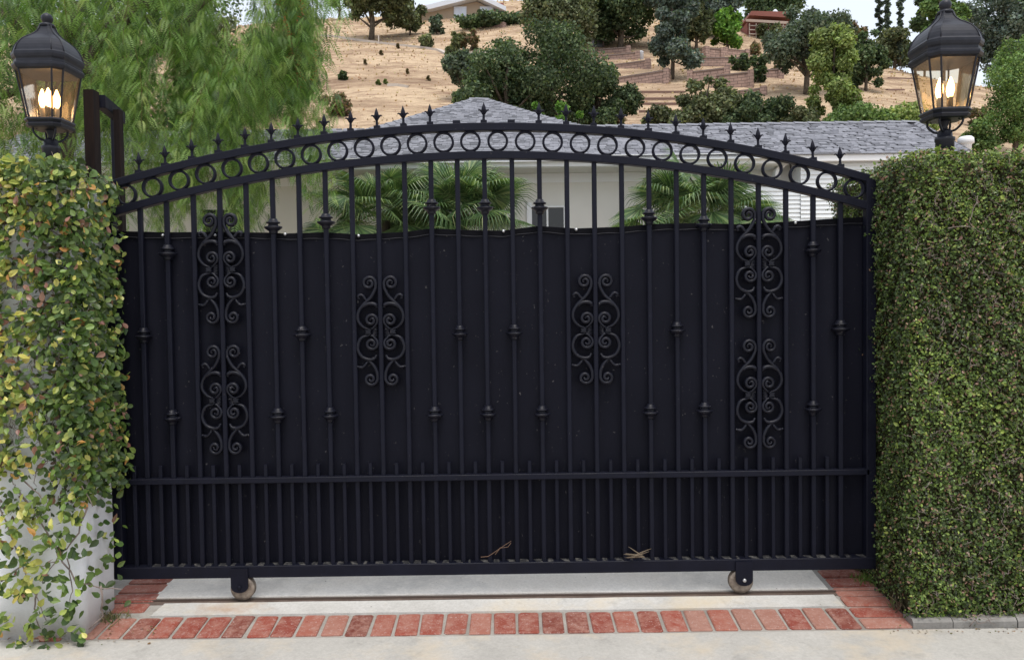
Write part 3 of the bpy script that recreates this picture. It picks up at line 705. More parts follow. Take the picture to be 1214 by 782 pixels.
tl = [[(0,600),(15,640),(35,690),(45,710),(55,735)],[(18,455),(10,480),(-5,500)],[(20,580),(45,612),(62,640),(75,655)],[(0,690),(30,668),(45,672),(70,665)],[(104,600),(88,640),(70,660),(50,690)],[(45,700),(40,720),(48,745)],[(62,640),(90,690),(120,695),(145,698)],[(20,380),(22,440),(12,470),(-2,470)],[(60,520),(90,560),(110,600)],[(0,540),(40,580),(60,600)],[(120,695),(122,730),(105,745)],[(80,660),(85,700),(82,720)],[(22,440),(50,475),(70,500)],[(50,390),(70,410),(85,440)],[(30,300),(20,340),(30,380)],[(15,250),(50,240),(80,262),(100,290)],[(5,330),(35,325),(60,345)],[(-10,210),(30,225),(70,215)],[(40,300),(48,350),(70,380)]]
for l in tl: twig([P(a, b_, YS-random.random()*.03) for a, b_ in l], random.uniform(.003, .006))
for _ in range(230):
    x = random.uniform(-20, 90); y = random.uniform(195, 560); a = random.uniform(0, 6.28); q = []
    for k in range(4): q.append(P(x, y, YS-random.random()*.015)); x += 9*math.cos(a); y += 9*math.sin(a); a += random.uniform(-.7,.7)
    twig(q, random.uniform(.0014, .003))
o = tm.obj('stems', TWIG, vine); tag(o, kind='stuff'); o.location = (-XLP, -YF, 0)
# weeds at the pier foot
def tuft(name, c, n_, sz, label, colours, spread=.08, cat_='grass'):
    pos = np.stack([rng.normal(c[0], spread, n_), rng.normal(c[1], spread*.6, n_), np.full(n_, c[2])], 1)
    fw_ = unit(np.stack([rng.normal(0,.45,n_), rng.normal(-.1,.45,n_), np.ones(n_)], 1))
    V_, F_, C_ = scatter(np.array([(0,.05,0),(0,-.05,0),(.6,.04,.0),(.6,-.04,0),(1,0,.25)]), np.array([(0,1,2),(1,3,2),(2,3,4)]), pos, fw_, randdir(n_), rng.uniform(.5, 1.1, n_)*sz, pal(n_, colours, [1]*len(colours)))
    return tag(link(name, np_mesh(name, V_, F_, C_, FAR)), label, cat_, kind='stuff')
tuft('grass', (1.99, .12, za(.1)-.01), 1400, .05, 'low green weeds growing between the side bricks and the hedge foot', [(.14,.22,.05),(.1,.17,.04),(.2,.24,.08)], .055)
tuft('dry_grass', (-2.06, -.20, -.03), 160, .06, 'thin dry stems at the foot of the white pier', [(.25,.2,.12),(.12,.15,.05)], .045)
tuft('dry_stalks', (2.02, -.20, -.03), 420, .11, 'brown dry stalks at the inner foot of the clipped hedge', [(.16,.11,.08),(.1,.1,.05),(.28,.22,.16)], .045)
# ------------------------------------------------------------------ right hedge
HX0 = P(1080, 460, YF+.03).x; hedge = empty('clipped_hedge', (HX0+.5, -.1, 0), 'tall clipped small leaved hedge covering the right gate pier', 'hedge')
HC = (HX0+.5, -.1)
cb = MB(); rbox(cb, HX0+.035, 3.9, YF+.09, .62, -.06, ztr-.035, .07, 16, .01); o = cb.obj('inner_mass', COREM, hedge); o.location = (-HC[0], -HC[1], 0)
L = Leaves()
HCOL = [(.050,.078,.022),(.095,.145,.036),(.165,.24,.055),(.30,.38,.085),(.25,.15,.10),(.028,.038,.014),(.42,.30,.21)]
def hl(n_, pos, nrm, wts, lo=.010, hi=.0195):
    nn = unit(np.array(nrm)+rng.normal(size=(n_, 3))*.75); f_ = randdir(n_); f_ = unit(f_-nn*np.sum(f_*nn, 1, keepdims=True))
    L.add(*scatter(LEAF_V if False else HL_V, HL_F, pos, f_, nn, rng.uniform(lo, hi, n_)*np.where(rng.random(n_) < .04, 1.5, 1), pal(n_, HCOL, wts)))
HL_V = np.array([(0,0,0),(.35,.30,.08),(.8,.24,.04),(1,0,-.05),(.8,-.24,.04),(.35,-.30,.08)], float); HL_F = np.array([(0,3,1),(1,3,2),(0,5,3),(5,4,3)])[:, ::-1]
def bumpy(x, z): return .013*np.sin(x*53+z*47)*np.sin(z*61-x*19)+.012*np.sin(x*11+z*3)+.011*np.sin(z*9-x*5)+.012*np.sin(x*31+z*23)
n_ = 92000; x = rng.uniform(HX0, 3.9, n_); keep = rng.random(n_) < np.where(x < 2.75, 1, .35); x = x[keep]; n_ = len(x)
z = rng.uniform(-.015, ztr, n_)
y = YF+.045+bumpy(x, z)+rng.normal(0, .011, n_)
# clumps: patches of lighter and browner leaves
pt = np.sin(x*7.3+np.sin(z*5)*2)+np.sin(z*6.1+x*3.7)+rng.normal(0, .7, n_)
for lo_, hi_, wt in ((-9, -.6, [24,26,9,3,7,16,2]), (-.6, .8, [16,30,20,7,6,9,2]), (.8, 9, [10,26,30,15,5,6,2])):
    m_ = (pt >= lo_) & (pt < hi_); hl(int(m_.sum()), np.stack([x, y, z], 1)[m_], (0,-1,.5), wt)
n_ = 34000; z = rng.uniform(.0, ztr, n_); y = rng.uniform(YF+.03, .62, n_); x = HX0-.0+bumpy(y*1.3, z)+rng.normal(0, .011, n_)+.03*np.clip(1-z/.3, 0, 1)
hl(n_, np.stack([x, y, z], 1), (-1,-.3,.4), [26,22,8,2,5,14,1])
n_ = 18000; x = rng.uniform(HX0, 3.9, n_); y = rng.uniform(YF+.03, .6, n_); hl(n_, np.stack([x, y, ztr+bumpy(x, y*3)*.8+rng.normal(0,.014,n_)], 1), (0,-.2,1), [12,26,22,9,6,4,2])
n_ = 500; x = rng.uniform(HX0-.02, 2.9, n_); hl(n_, np.stack([x, np.full(n_, YF+.06)+rng.uniform(-.03,.25,n_), ztr+rng.uniform(.0,.035,n_)], 1), (0,-.5,1), [4,20,22,10,12,2,4], .016, .03)
fol = link('foliage', L.mesh('foliage', LEAF), hedge); fol.location = (-HC[0], -HC[1], 0); tag(fol, kind='stuff')
tm2 = MB()
for _ in range(420):
    x = random.uniform(1030, 1212); y = random.uniform(190, 735); a = random.uniform(0, 6.28); q = []
    for k in range(4): q.append(P(x, y, YF+.03-random.random()*.02)); x += 5*math.cos(a); y += 5*math.sin(a); a += random.uniform(-.7,.7)
    if x > 1085: twig(q, random.uniform(.001, .0018), tm2)
for l in ([(1125,270),(1150,268),(1165,276)],[(1160,232),(1150,262),(1156,276)],[(1140,735),(1158,730),(1176,738)],[(1150,742),(1163,726),(1180,740)],[(1143,728),(1160,738),(1185,732)]): twig([P(a, b_, YF+.0) for a, b_ in l], .0022, tm2)
o = tm2.obj('twigs', TWIG, hedge); tag(o, kind='stuff'); o.location = (-HC[0], -HC[1], 0)
kb = MB(); kx = P(1084, 745, YF).x
for a, b_ in ((kx, kx+.19), (kx+.194, kx+.50), (kx+.506, 4.2)):
    kb = MB(); kb.bar((a, YF+.060, -.080), (b_, YF+.060, -.080), .15, .10, .014); tag(kb.obj('kerb', KERBM), kind='structure')
# debris on the rail
db = empty('dry_twig', P(590, 655, -.03), 'dry brown twig caught on the bottom rail near mid gate', 'twig')
m = MB(); c0 = P(590, 655, -.03)
for l in ([(570,660),(579,659),(588,653),(598,646),(606,641)],[(587,657),(593,649),(602,648),(606,643)]):
    pts = [P(a, b_, -.034)-c0 for a, b_ in l]; m.tube(pts, .0025, 5, [.0024-.0015*i/len(pts) for i in range(len(pts))])
m.obj('stem', mat('dry_stem', (.13,.075,.045), .8), db)
dl = empty('dry_frond', P(755, 655, -.03), 'tuft of dry straw coloured leaves caught on the bottom rail', 'leaf litter')
c0 = P(755, 655, -.03); m = MB()
for k in range(16):
    a = random.uniform(-.45, .55); l_ = random.uniform(10, 28)*S0; x_, z_ = -random.uniform(2,12)*S0, random.uniform(-.01,.02)
    sg = -1 if k < 10 else 1
    pts = [Vector((.04*(1 if sg < 0 else -1)+sg*l_*t*math.cos(a), -.005-.01*random.random(), -.02+l_*t*math.sin(abs(a))*.9+z_*t)) for t in (0,.3,.6,.85,1)]
    m.tube(pts, .003, 5, [.0012,.003,.0034,.002,.0006], flat=.4)
m.obj('blades', mat('straw', (.15,.115,.075), .8), dl)
# ------------------------------------------------------------------ house
YE = 8.3; K = .42
ze = P(600, 188, YE).z; HY = YE+.55
house = empty('low_house', (0, HY, .9), 'low beige house with grey shingle hip roof behind the gate', 'house')
def ho(b, name, m, parent=house):
    o = b.obj(name, m, parent)
    if parent is house: o.location = (0, -HY, -.9)
    return o
XW0, XW1 = -9.0, P(1120, 180, YE).x+.35; RR = 2.25; apx = P(568, 119, YE+5.4).x
ridge_r = P(1086, 155, YE+RR).x
def zroof(r_): return ze+.02+K*r_
XS = P(925, 200, YE).x        # where the boxed eave stops
ho(MB().bx(XS+.36, XW1-.1, YE+.105, HY-.02, .2, ze-.06), 'garage_wall', FASCIA)
ho(MB().bx(XS-.02, XW1, YE-.04, YE+.06, ze-.11, ze+.0), 'fascia', FASCIA)
wb = MB(); wb.bx(XW0+.5, XS+.34, HY, HY+6, .2, ze+.25); ho(wb, 'wall', WALLM)
# window with white trim
wx0, wx1 = P(632,258,HY).x, P(668,258,HY).x; wz = P(650,247,HY).z
wf = ho(MB().bx(wx0-.10, wx0-.02, HY-.05, HY+.02, wz-1.2, wz+.09), 'window_frame', FASCIA)
b = MB().bx(wx0-.10, wx1+.08, HY-.035, HY+.01, wz+.01, wz+.035); b.bx(wx1+.002, wx1+.05, HY-.035, HY+.01, wz-1.2, wz+.01); b.bx((wx0+wx1)/2-.03, (wx0+wx1)/2, HY-.03, HY+.01, wz-1.2, wz+.005); ho(b, 'window_frame', FASCIA)
ho(MB().bx(wx0-.02, wx1, HY-.02, HY-.005, wz-1.2, wz), 'window_glass', DGLASS)
# another window left, behind the tree
lx = P(262, 245, HY).x; ho(MB().bx(lx-.3, lx+.35, HY-.02, HY-.005, wz-1.1, wz+.05), 'window_glass', DGLASS)
ho(MB().bx(lx-.37, lx-.30, HY-.04, HY-.002, wz-1.15, wz+.12), 'window_frame', FASCIA)
# fascia, gutter, soffit
ho(MB().bx(XW0, XS-.025, YE-.03, YE, ze-.135, ze-.005), 'fascia', FASCIA)
ho(MB().sweep([(XW0, YE-.075, ze-.025), (XS+.02, YE-.075, ze-.025)], [(-.04,-.045),(.04,-.045),(.045,.04),(.035,.04),(.03,-.03),(-.03,-.03),(-.03,.04),(-.04,.04)], up=Vector((0,-1,0))), 'gutter', FASCIA)
ho(MB().bx(XW0, XS, YE+.001, HY+.02, ze-.15, ze-.12), 'soffit', mat('soffit_paint', (.60,.61,.58), .7))
ho(MB().bx(XW0+.5, P(868,230,HY).x, HY-.02, HY-.001, ze-.30, ze-.152), 'frieze_board', FASCIA)
# siding wall: every board is a real lapped board
YS2 = YE+.12; sx0, sx1 = P(858,240,YS2).x, XW1-.1; zt = P(890,222,YS2).z; nb_ = int((zt-.5)/.067)
sd_ = MB()
for k in range(nb_):
    z1 = zt-k*.067; sd_.add([(sx0,YS2,z1),(XS+.35,YS2,z1),(XS+.35,YS2-.018,z1-.066),(sx0,YS2-.018,z1-.066),(XS+.35,YS2,z1-.0665),(sx0,YS2,z1-.0665)], [(0,3,2,1),(3,5,4,2)])
for k in range(nb_):
    z1 = ze-.10-k*.067; sd_.add([(XS+.35,YE+.10,z1),(sx1,YE+.10,z1),(sx1,YE+.082,z1-.066),(XS+.35,YE+.082,z1-.066),(sx1,YE+.10,z1-.0665),(XS+.35,YE+.10,z1-.0665)], [(0,3,2,1),(3,5,4,2)])
so_ = ho(sd_, 'siding_boards', SIDING); so_['kind'] = 'stuff'
ho(MB().bx(sx0, XS+.36, YS2+.004, HY+.5, .2, zt+.0), 'garage_wall', FASCIA)
cbm = MB(); 
cbm.sweep([(XS+.02+.30*(1-math.cos(a)), HY-.30, ze-.30+.26*math.sin(a)) for a in [R(q) for q in range(0, 91, 10)]], rect(.09, .14, .01)); ho(cbm, 'curved_return', FASCIA)
# roof planes + shingle tabs
rb = MB(); e = .012; yr = YE+RR
rb.add([(XW0, YE-.05, ze-.02),(XW1+.0, YE-.05, ze-.02),(ridge_r, yr, zroof(RR)-e),(XW0+2, yr, zroof(RR)-e)], [(0,1,2,3)])
rb.add([(XW1, YE-.05, ze-.02),(XW1, yr+RR, ze-.02),(ridge_r, yr, zroof(RR)-e),(ridge_r, yr, zroof(RR)-e-.01)], [(0,1,2,3)])
rb.add([(XW0, yr+RR, ze-.02),(XW1, yr+RR, ze-.02),(ridge_r, yr, zroof(RR)-e),(XW0+2, yr, zroof(RR)-e)], [(0,3,2,1)])
HWp, RA = 3.15, 5.4; fl = .13
f_ = RR/RA; 
rb.add([(apx-HWp, YE, zroof(0)-e),(apx+HWp, YE, zroof(0)-e),(apx+fl, YE+RA, zroof(RA)-e),(apx-fl, YE+RA, zroof(RA)-e),(apx-HWp, YE+2*RA, zroof(0)-e),(apx+HWp, YE+2*RA, zroof(0)-e)], [(0,1,2,3),(1,5,2),(0,3,4),(4,3,2,5)])
ho(rb, 'roof', ROOFBASE)
sh = MB(); ex = .125; cs = math.sqrt(1+K*K); nr = int(RA*cs/ex)
for r_ in range(nr+1):
    rr = -.07+r_*ex/cs; x = XW0 + random.uniform(0, .2)
    if rr > RR+.02: x = apx-HWp*(1-rr/RA)-.1
    while x < XW1:
        wt = random.choice((.09,.11,.13,.15)); x1 = x+wt-.004; xm = (x+x1)/2
        ok = (rr <= RR and xm < XW1-(XW1-ridge_r)*rr/RR+.02) or (abs(xm-apx) < (HWp+.05)*(1-rr/RA)+fl)
        if ok:
            th = random.choice((.006,.012,.026)); y0 = YE+rr; y1 = y0+ex/cs+.03; z0_ = zroof(rr); z1 = zroof(rr+ex/cs+.03)-.006
            sh.add([(x,y0,z0_+th),(x1,y0,z0_+th),(x1,y1,z1+.006),(x,y1,z1+.006),(x,y0,z0_-.004),(x1,y0,z0_-.004)], [(0,1,2,3),(4,5,1,0)])
        x += wt
        if rr > RR+.02 and x > apx+HWp*(1-rr/RA)+.2: break
so_ = ho(sh, 'shingles', SHINGLE); so_['kind'] = 'stuff'
cs_m = MB(); cs_m.add([(-.15,-.11,-.045),(-.15,0,.008),(-.15,.11,-.045),(.15,-.11,-.03),(.15,0,.026),(.15,.11,-.03),(.15,-.11,-.05),(.15,0,.0),(.15,.11,-.05)], [(0,3,4,1),(1,4,5,2),(3,6,7,4),(4,7,8,5)])
capm = cs_m.mesh('cap_shingle', SHINGLE)
def caps(a, b_, n_):
    a, b_ = Vector(a), Vector(b_); d = (a-b_).normalized()
    M_ = d.to_track_quat('X', 'Z').to_euler()
    for k in range(n_):
        q = b_.lerp(a, (k+.5)/n_)+Vector((0, 0, .012)); link('cap_shingle', capm, house, (q.x, q.y-HY, q.z-.9), M_)
tI = 1-RR/RA*.86
def hipp(s_, t): return (apx+s_*(fl+(HWp-fl)*t), YE+RA*(1-t), zroof(RA*(1-t)))
caps(hipp(-1, .62), hipp(-1, 0), 16); caps(hipp(1, .62), hipp(1, 0), 16); caps((apx-fl, YE+RA, zroof(RA)), (apx+fl, YE+RA, zroof(RA)), 2)
caps((apx+1.7, yr, zroof(RR)), (ridge_r, yr, zroof(RR)), 26); caps((XW1, YE, zroof(0)), (ridge_r, yr, zroof(RR)), 12)
vq = P(1145, 172, YE+1.2); vb = MB(); vb.lathe([(-.5,.09),(.02,.09),(.03,.10),(.05,.13),(.13,.125),(.16,.09)], (0,0,0), 16)
o = vb.obj('roof_vent', FASCIA, house); o.location = (vq.x, vq.y-HY, vq.z-.9-.02)
# ------------------------------------------------------------------ fan palms in front of the house
def fan_leaf(k):
    L_ = Leaves(); q = np.random.default_rng(k); n_ = 44
    a = np.linspace(-2.25, 2.25, n_); dr = np.stack([np.cos(a), np.sin(a), -.10-.12*np.abs(np.sin(a/2))], 1); ln = .52*(1-.22*np.abs(a)/2.1)*q.uniform(.9,1.08,n_)
    tv = np.array([(0,.006,0),(0,-.006,0),(.5,.030,.0),(.5,0,-.02),(.5,-.030,0),(.8,.016,-.05),(.8,-.016,-.05),(1,0,-.22)], float); tv[:, 1] *= .6; tv[7,2] -= .12
    tf = np.array([(0,3,2),(0,1,3),(1,4,3),(2,3,5),(3,6,5),(3,4,6),(5,6,7)])
    sc = np.stack([ln, np.full(n_, 1.0)*.62, ln*(.5+.6*k/4)], 1)
    L_.add(*scatter(tv, tf, np.zeros((n_,3)), dr, np.tile([0,0,1.], (n_,1)), sc, pal(n_, [(.10,.175,.07),(.17,.26,.10),(.065,.12,.05),(.27,.33,.15)], [3,3,3,1.5], .18)))
    st = np.array([(-.55,.008,0),(-.55,-.008,0),(0,-.008,0),(0,.008,0)]); L_.add(np.array([(-.6,.009,-.12),(-.6,-.009,-.12),(0,-.007,0),(0,.007,0)], float), np.array([(0,1,2),(0,2,3)]), np.tile([.17,.22,.08], (4,1)))
    return L_.mesh('leaf', LEAF)
FLM = [fan_leaf(k) for k in range(5)]
def palm(px_, py_, Y, spread, label, nl, hgt_):
    c = P(px_, py_, Y); g0 = SL*min(Y, 11); root = empty('fan_palm', (c.x, Y, g0), label, 'palm', 'fan palms in front of the house')
    MB().tube([(0,0,-.1),(.02,.02,(c.z-g0)*.5),(0,0,c.z-g0)], .12, 10, [.14,.12,.09]).obj('trunk', BARK, root)
    for k in range(nl):
        az = k*2.399+random.uniform(-.3,.3); el = R(random.uniform(-30, 80)); d = Vector((math.cos(az)*math.cos(el), math.sin(az)*math.cos(el), math.sin(el)))
        rr = spread*random.uniform(.42, 1.0); p_ = Vector((0, 0, c.z-g0))+Vector((d.x*rr, d.y*rr*.7, d.z*rr*hgt_))
        q = d.to_track_quat('X', 'Z'); dn = Matrix.Rotation(random.uniform(.1,.7), 3, 'Y'); rl = Matrix.Rotation(random.uniform(-.7,.7), 3, 'X')
        s_ = random.uniform(.85, 1.25)
        link('leaf', FLM[k % 5], root, p_, (q.to_matrix() @ rl @ dn).to_euler(), (s_, s_, s_))
palm(455, 262, 7.5, 1.15, 'left fan palm, in front of the beige wall beside the pepper tree', 44, .62)
palm(545, 260, 7.4, 1.0, 'fan palm whose leaves reach the dark window of the house', 44, .72)
palm(830, 260, 7.3, 1.1, 'right fan palm, beside the white siding boards', 54, .72)
# low shrub by the siding
def cloud_leaves(L_, blobs, n_, sz, cols, wts, flatn=.3, hollow=.45):
    vol = np.array([b_[3]*b_[4]*b_[5] for b_ in blobs])**.8; cnt = (n_*vol/vol.sum()).astype(int)
    for (x, y, z, a, b_, c), k in zip(blobs, cnt):
        if k < 1: continue
        d = randdir(k); rr = hollow+(1-hollow)*rng.random(k)**.6; rr *= 1+.12*np.sin(d[:,0]*7+d[:,2]*5+x)
        pos = np.array([x, y, z])+d*rr[:, None]*np.array([a, b_, c])
        nn = unit(d+rng.normal(size=(k,3))*.8+np.array([0,0,.4])); f_ = randdir(k)
        f_ = unit(f_-nn*np.sum(f_*nn, 1, keepdims=True))
        L_.add(*scatter(KITE_V*np.array([1,1.3,1]), KITE_F, pos, f_, nn, rng.uniform(.7,1.4,k)*sz, pal(k, cols, wts, .35)*rng.uniform(.75,1.35)))
def shrub(name, label, c, s_, n_, sz, cols, wts, cat_='shrub', group=None, nbl=7):
    root = empty(name, c, label, cat_, group); L_ = Leaves(); bl = []
    for k in range(nbl):
        a = random.uniform(0, 6.28); q = random.random()**.5*.62
        bl.append((s_[0]*q*math.cos(a), s_[1]*q*math.sin(a), s_[2]*random.uniform(.35,1.35), s_[0]*random.uniform(.3,.55), s_[1]*random.uniform(.3,.55), s_[2]*random.uniform(.3,.55)))
    bl.append((0,0,s_[2]*.55,s_[0]*.8,s_[1]*.8,s_[2]*.55))
    cloud_leaves(L_, bl, n_, sz, cols, wts); o = link('crown', L_.mesh('crown', FAR), root)
    m_ = MB()
    for k in range(4): a = k*1.6; m_.tube([(0,0,-.3*s_[2]), (s_[0]*.15*math.cos(a), s_[1]*.15*math.sin(a), s_[2]*.4), (s_[0]*.4*math.cos(a), s_[1]*.4*math.sin(a), s_[2]*1.0)], .05*s_[2], 6, [.05*s_[2],.035*s_[2],.012*s_[2]])
    m_.obj('stem', BARK, root); return root
OAK = ([(.040,.066,.034),(.078,.115,.058),(.135,.18,.09)], [4,4,3]); OLV = ([(.115,.135,.07),(.20,.225,.12),(.07,.085,.045)], [4,3,3])
BRT = ([(.11,.22,.04),(.17,.30,.055),(.07,.14,.03)], [4,3,3]); GRY = ([(.09,.12,.085),(.13,.16,.11),(.06,.085,.06)], [4,3,3])
BLU = ([(.075,.105,.09),(.12,.155,.13),(.18,.22,.18)], [4,4,2]); PAL = ([(.19,.25,.08),(.27,.33,.12),(.12,.16,.055)], [4,3,3])
BRN = ([(.24,.16,.11),(.16,.12,.07),(.10,.12,.055)], [3,3,3]); PEP = ([(.13,.21,.07),(.20,.29,.10),(.08,.135,.05)], [4,3,3])
q = P(905, 262, 7.9); shrub('low_shrub', 'yellow green low shrub below the white siding boards', (q.x, 7.9, .95), (.75,.3,.75), 2600, .035, [(.25,.32,.08),(.14,.2,.05),(.3,.3,.1)], [3,3,1])
# ------------------------------------------------------------------ pepper tree
def frond_mesh(k):
    q = np.random.default_rng(50+k); L_ = Leaves(); H_ = q.uniform(.9, 1.5); nL = int(H_*15)
    path = np.array([(0.05*math.sin(3*t+k)+.10*t*math.cos(k), .05*math.cos(2.5*t+k), -H_*t) for t in np.linspace(0, 1, 12)])
    base_path = path
    for i in range(nL*3):
        st_ = i//nL; i = i % nL
        path = base_path*np.array([1,1,[1,.8,.62][st_]])+np.array([[0,0,0],[.17*math.cos(k),.17*math.sin(k),.02],[-.13*math.sin(k*2),.16*math.cos(k*3),.05]])[st_]
        t = (i+.5)/nL; j = t*11; a = int(j); p_ = path[a]*(1-(j-a))+path[min(a+1, 11)]*(j-a)
        az = i*2.4+q.uniform(-.4,.4); ln = q.uniform(.20, .34); d0 = np.array([math.cos(az), math.sin(az), q.uniform(-.5,.15)]); d0 /= np.linalg.norm(d0)
        m_ = 12; tt = np.linspace(.08, 1, m_); ra = p_+d0[None]*(tt*ln*.62)[:, None]+np.array([0,0,-1.])[None]*(tt**1.8*ln*.75)[:, None]
        tg = np.gradient(ra, axis=0); tg = unit(tg); rot = q.uniform(-.7,.7); side = unit(np.array([-math.sin(az+rot), math.cos(az+rot), q.uniform(-.25,.25)])[None]+tg*0)
        ll = .062*np.sin(np.pi*np.clip(tt*.85+.12, 0, 1))**.6; c = pal(1, [(.12,.21,.055),(.20,.31,.085),(.32,.44,.16),(.06,.11,.035)], [4,4,2.5,3])[0]
        for s_ in (-1, 1):
            d_ = unit(side*s_+tg*.55+np.array([0,0,-.12])); nn = np.cross(d_, tg)
            L_.add(*scatter(np.array([(0,0,0),(.45,.10,.0),(1,0,0),(.45,-.10,0)], float), KITE_F, ra, d_, nn, np.stack([ll, ll*1.05, ll], 1), np.repeat(c[None]*q.uniform(.9,1.1), m_, 0)))
    for a_, b_ in zip(path[:-1], path[1:]):
        w_ = .003; L_.add(np.array([a_+[w_,0,0], a_-[w_,0,0], b_-[w_,0,0], b_+[w_,0,0]]), np.array([(0,1,2),(0,2,3)]), np.tile([.16,.12,.06], (4,1)))
        L_.add(np.array([a_+[0,w_,0], a_-[0,w_,0], b_-[0,w_,0], b_+[0,w_,0]]), np.array([(0,1,2),(0,2,3)]), np.tile([.16,.12,.06], (4,1)))
    if k == 5:
        n_ = 110; pp = path[rng.integers(3, 11, n_)]+rng.normal(0,.025,(n_,3)); L_.add(*scatter(KITE_V*[1,2,1], KITE_F, pp, randdir(n_), randdir(n_), np.full(n_,.020), pal(n_, [(.62,.14,.07),(.4,.2,.08)], [1,1])))
    return L_.mesh('hanging_branch', LEAFP)
LEAFP = leafmat('pepper_leaf', .5, .35, .3)
FM = [frond_mesh(k) for k in range(6)]
tb = P(70, 250, 6.6); TX = tb.x
pep = empty('pepper_tree', (TX, 6.6, .7), 'weeping pepper tree with feathery hanging branches behind the left lantern', 'tree')
def plimb(pts, r0, r1, nm='limb'):
    pts = [Vector(p) for p in pts]; o = [pts[0]]
    for a, b_ in zip(pts, pts[1:]):
        for k in range(1, 5): o.append(a.lerp(b_, k/4)+Vector((random.uniform(-.05,.05), random.uniform(-.05,.05), random.uniform(-.04,.04))))
    MB().tube([p-Vector((TX,6.6,.7)) for p in o], r0, 8, [r0+(r1-r0)*i/(len(o)-1) for i in range(len(o))]).obj(nm, BARK, pep)
plimb([(TX,6.6,.5),(TX-.1,6.6,1.8),(TX+.1,6.5,3.0),(TX+.1,6.6,4.2),(TX+.3,6.6,5.6)], .24, .12, 'trunk')
plimb([(TX+.1,6.5,3.0), P(60,118,6.4), P(110,62,6.2), P(160,10,6.0)], .12, .04)
plimb([P(-80,150,6.6), P(20,108,6.5), P(40,60,6.4), P(55,5,6.4)], .07, .03)
plimb([P(0,10,6.3), P(110,85,6.0), P(190,60,5.7), P(290,-40,5.5)], .09, .03)
plimb([(TX+.1,6.6,4.6), P(200,-20,6.2), P(330,-60,5.9)], .12, .04)
cnt = 0
def hang(px_, py_, Y, k=None, s_=1.0):
    p_ = P(px_, py_, Y); o = link('hanging_branch', FM[k if k is not None else random.randint(0, 4)], pep, (p_.x-TX, p_.y-6.6, p_.z-.7), (random.uniform(-.12,.12), random.uniform(-.12,.12), random.uniform(0, 6.28)), (s_*random.uniform(.8,1.15), s_*random.uniform(.8,1.15), s_))
for Yl, n_, sc_ in ((5.2, 66, 1.0), (6.0, 68, 1.05), (6.9, 70, 1.1)):
    for i in range(n_):
        px_ = random.uniform(-70, 385); py_ = random.uniform(-190, 165)
        if px_ > 330 and py_ > 30 and random.random() < .55: continue
        if px_ < 140 and py_ > 90 and random.random() < .35: continue
        hang(px_, py_, Yl+random.uniform(-.4,.4), None, sc_*random.uniform(.75, 1.1))
for i in range(16): hang(random.uniform(335, 385), random.uniform(-60, 60), 5.4+random.random(), 5, .85)
for i in range(26): hang(random.uniform(130, 290), random.uniform(30, 105), random.uniform(4.8, 5.6), None, .9)
for i in range(44): hang(random.uniform(140, 300), random.uniform(125, 215), random.uniform(5.0, 7.2), None, .7)
for px_, py_ in ((378,150),(372,170),(365,140),(380,180),(310,150),(290,160),(340,150)): hang(px_, py_, 5.3, None, .62)
# dark shrubs under and behind the tree
q = P(40, 200, 8.0); shrub('dark_shrub', 'dark green shrub behind the left lantern, under the pepper tree', (q.x-.2, 8.0, .9), (1.5,.5,1.7), 9000, .07, OAK[0], OAK[1])
q = P(165, 160, 14.0); shrub('dense_shrub', 'dense dark shrub behind the pepper tree curtain', (q.x, 14.0, 1.1), (3.1,1.2,4.2), 26000, .12, OAK[0], OAK[1])
# ------------------------------------------------------------------ hillside trees
def far_tree(name, label, px_, base, wpx, top, cols, dens_=1.0, trunk=.25, group='trees and bushes on the dry hillside', aspect=None, cat_='tree', nbl=12, leaf=4.2, dist=None, shape='round', hol=.35):
    b0 = hit(px_, base) if dist is None else None
    if dist is not None:
        b0 = P(px_, base, dist-4.2); 
    d = (b0-CAM).y; s_ = d/FPX; wpx *= 1.22; top -= (base-top)*.05
    base = max(top+6, proj_y(b0)) if dist is None else base
    if dist is not None: g = hgt(b0.x, b0.y); extra = max(0, b0.z-g); b0.z = g
    else: extra = 0
    H_ = (base-top)*s_+extra; W_ = wpx*s_/2
    root = empty(name, b0, label, cat_, group); L_ = Leaves(); bl = []
    c0 = H_*trunk if extra == 0 else max(extra*.8, H_*trunk)
    ch = H_-c0
    for k in range(nbl):
        t = (k+.5)/nbl
        if shape == 'round': env = math.sin(math.pi*(.12+.8*t))**.7
        elif shape == 'cone': env = max(.12, 1-t)**.8
        elif shape == 'column': env = .8
        else: env = .5+.5*t if t < .7 else 1.2-.8*t+.2
        a = k*2.399+random.uniform(-.5,.5); rr = random.uniform(.25,.85)*W_*env
        br_ = random.uniform(.18,.46)*W_*max(env, .35)
        bl.append((rr*math.cos(a), rr*math.sin(a)*.8, c0+ch*(.08+.84*t), br_, br_, min(br_*.85, ch*.35)))
    area = wpx*(base-top)
    n_ = int(min(16000, max(700, area*1.5*dens_*(1 if leaf > 3 else 1.6))))
    cloud_leaves(L_, bl, n_, leaf*.82*s_, cols[0], cols[1], hollow=hol)
    link('crown', L_.mesh('crown', FAR), root)
    m_ = MB(); r0 = max(.05, W_*.07)
    m_.tube([(0,0,-.4),(r0*.6,0,H_*.3),(0,0,H_*.62),(r0,0,H_*.85)], r0, 7, [r0,r0*.75,r0*.45,r0*.15])
    for k in range(min(8, nbl)):
        x, y, z = bl[k*nbl//8 if nbl >= 8 else k][:3]; m_.tube([(0,0,max(H_*.15, z*.45)), (x*.5,y*.5,z*.75), (x,y,z)], r0*.4, 5, [r0*.4,r0*.25,r0*.08])
    m_.obj('trunk', BARK, root); return root
T = far_tree
T('olive_tree', 'grey green spreading tree on the upper left hill slope', 440, 47, 88, -22, OLV, 1.3, .3)
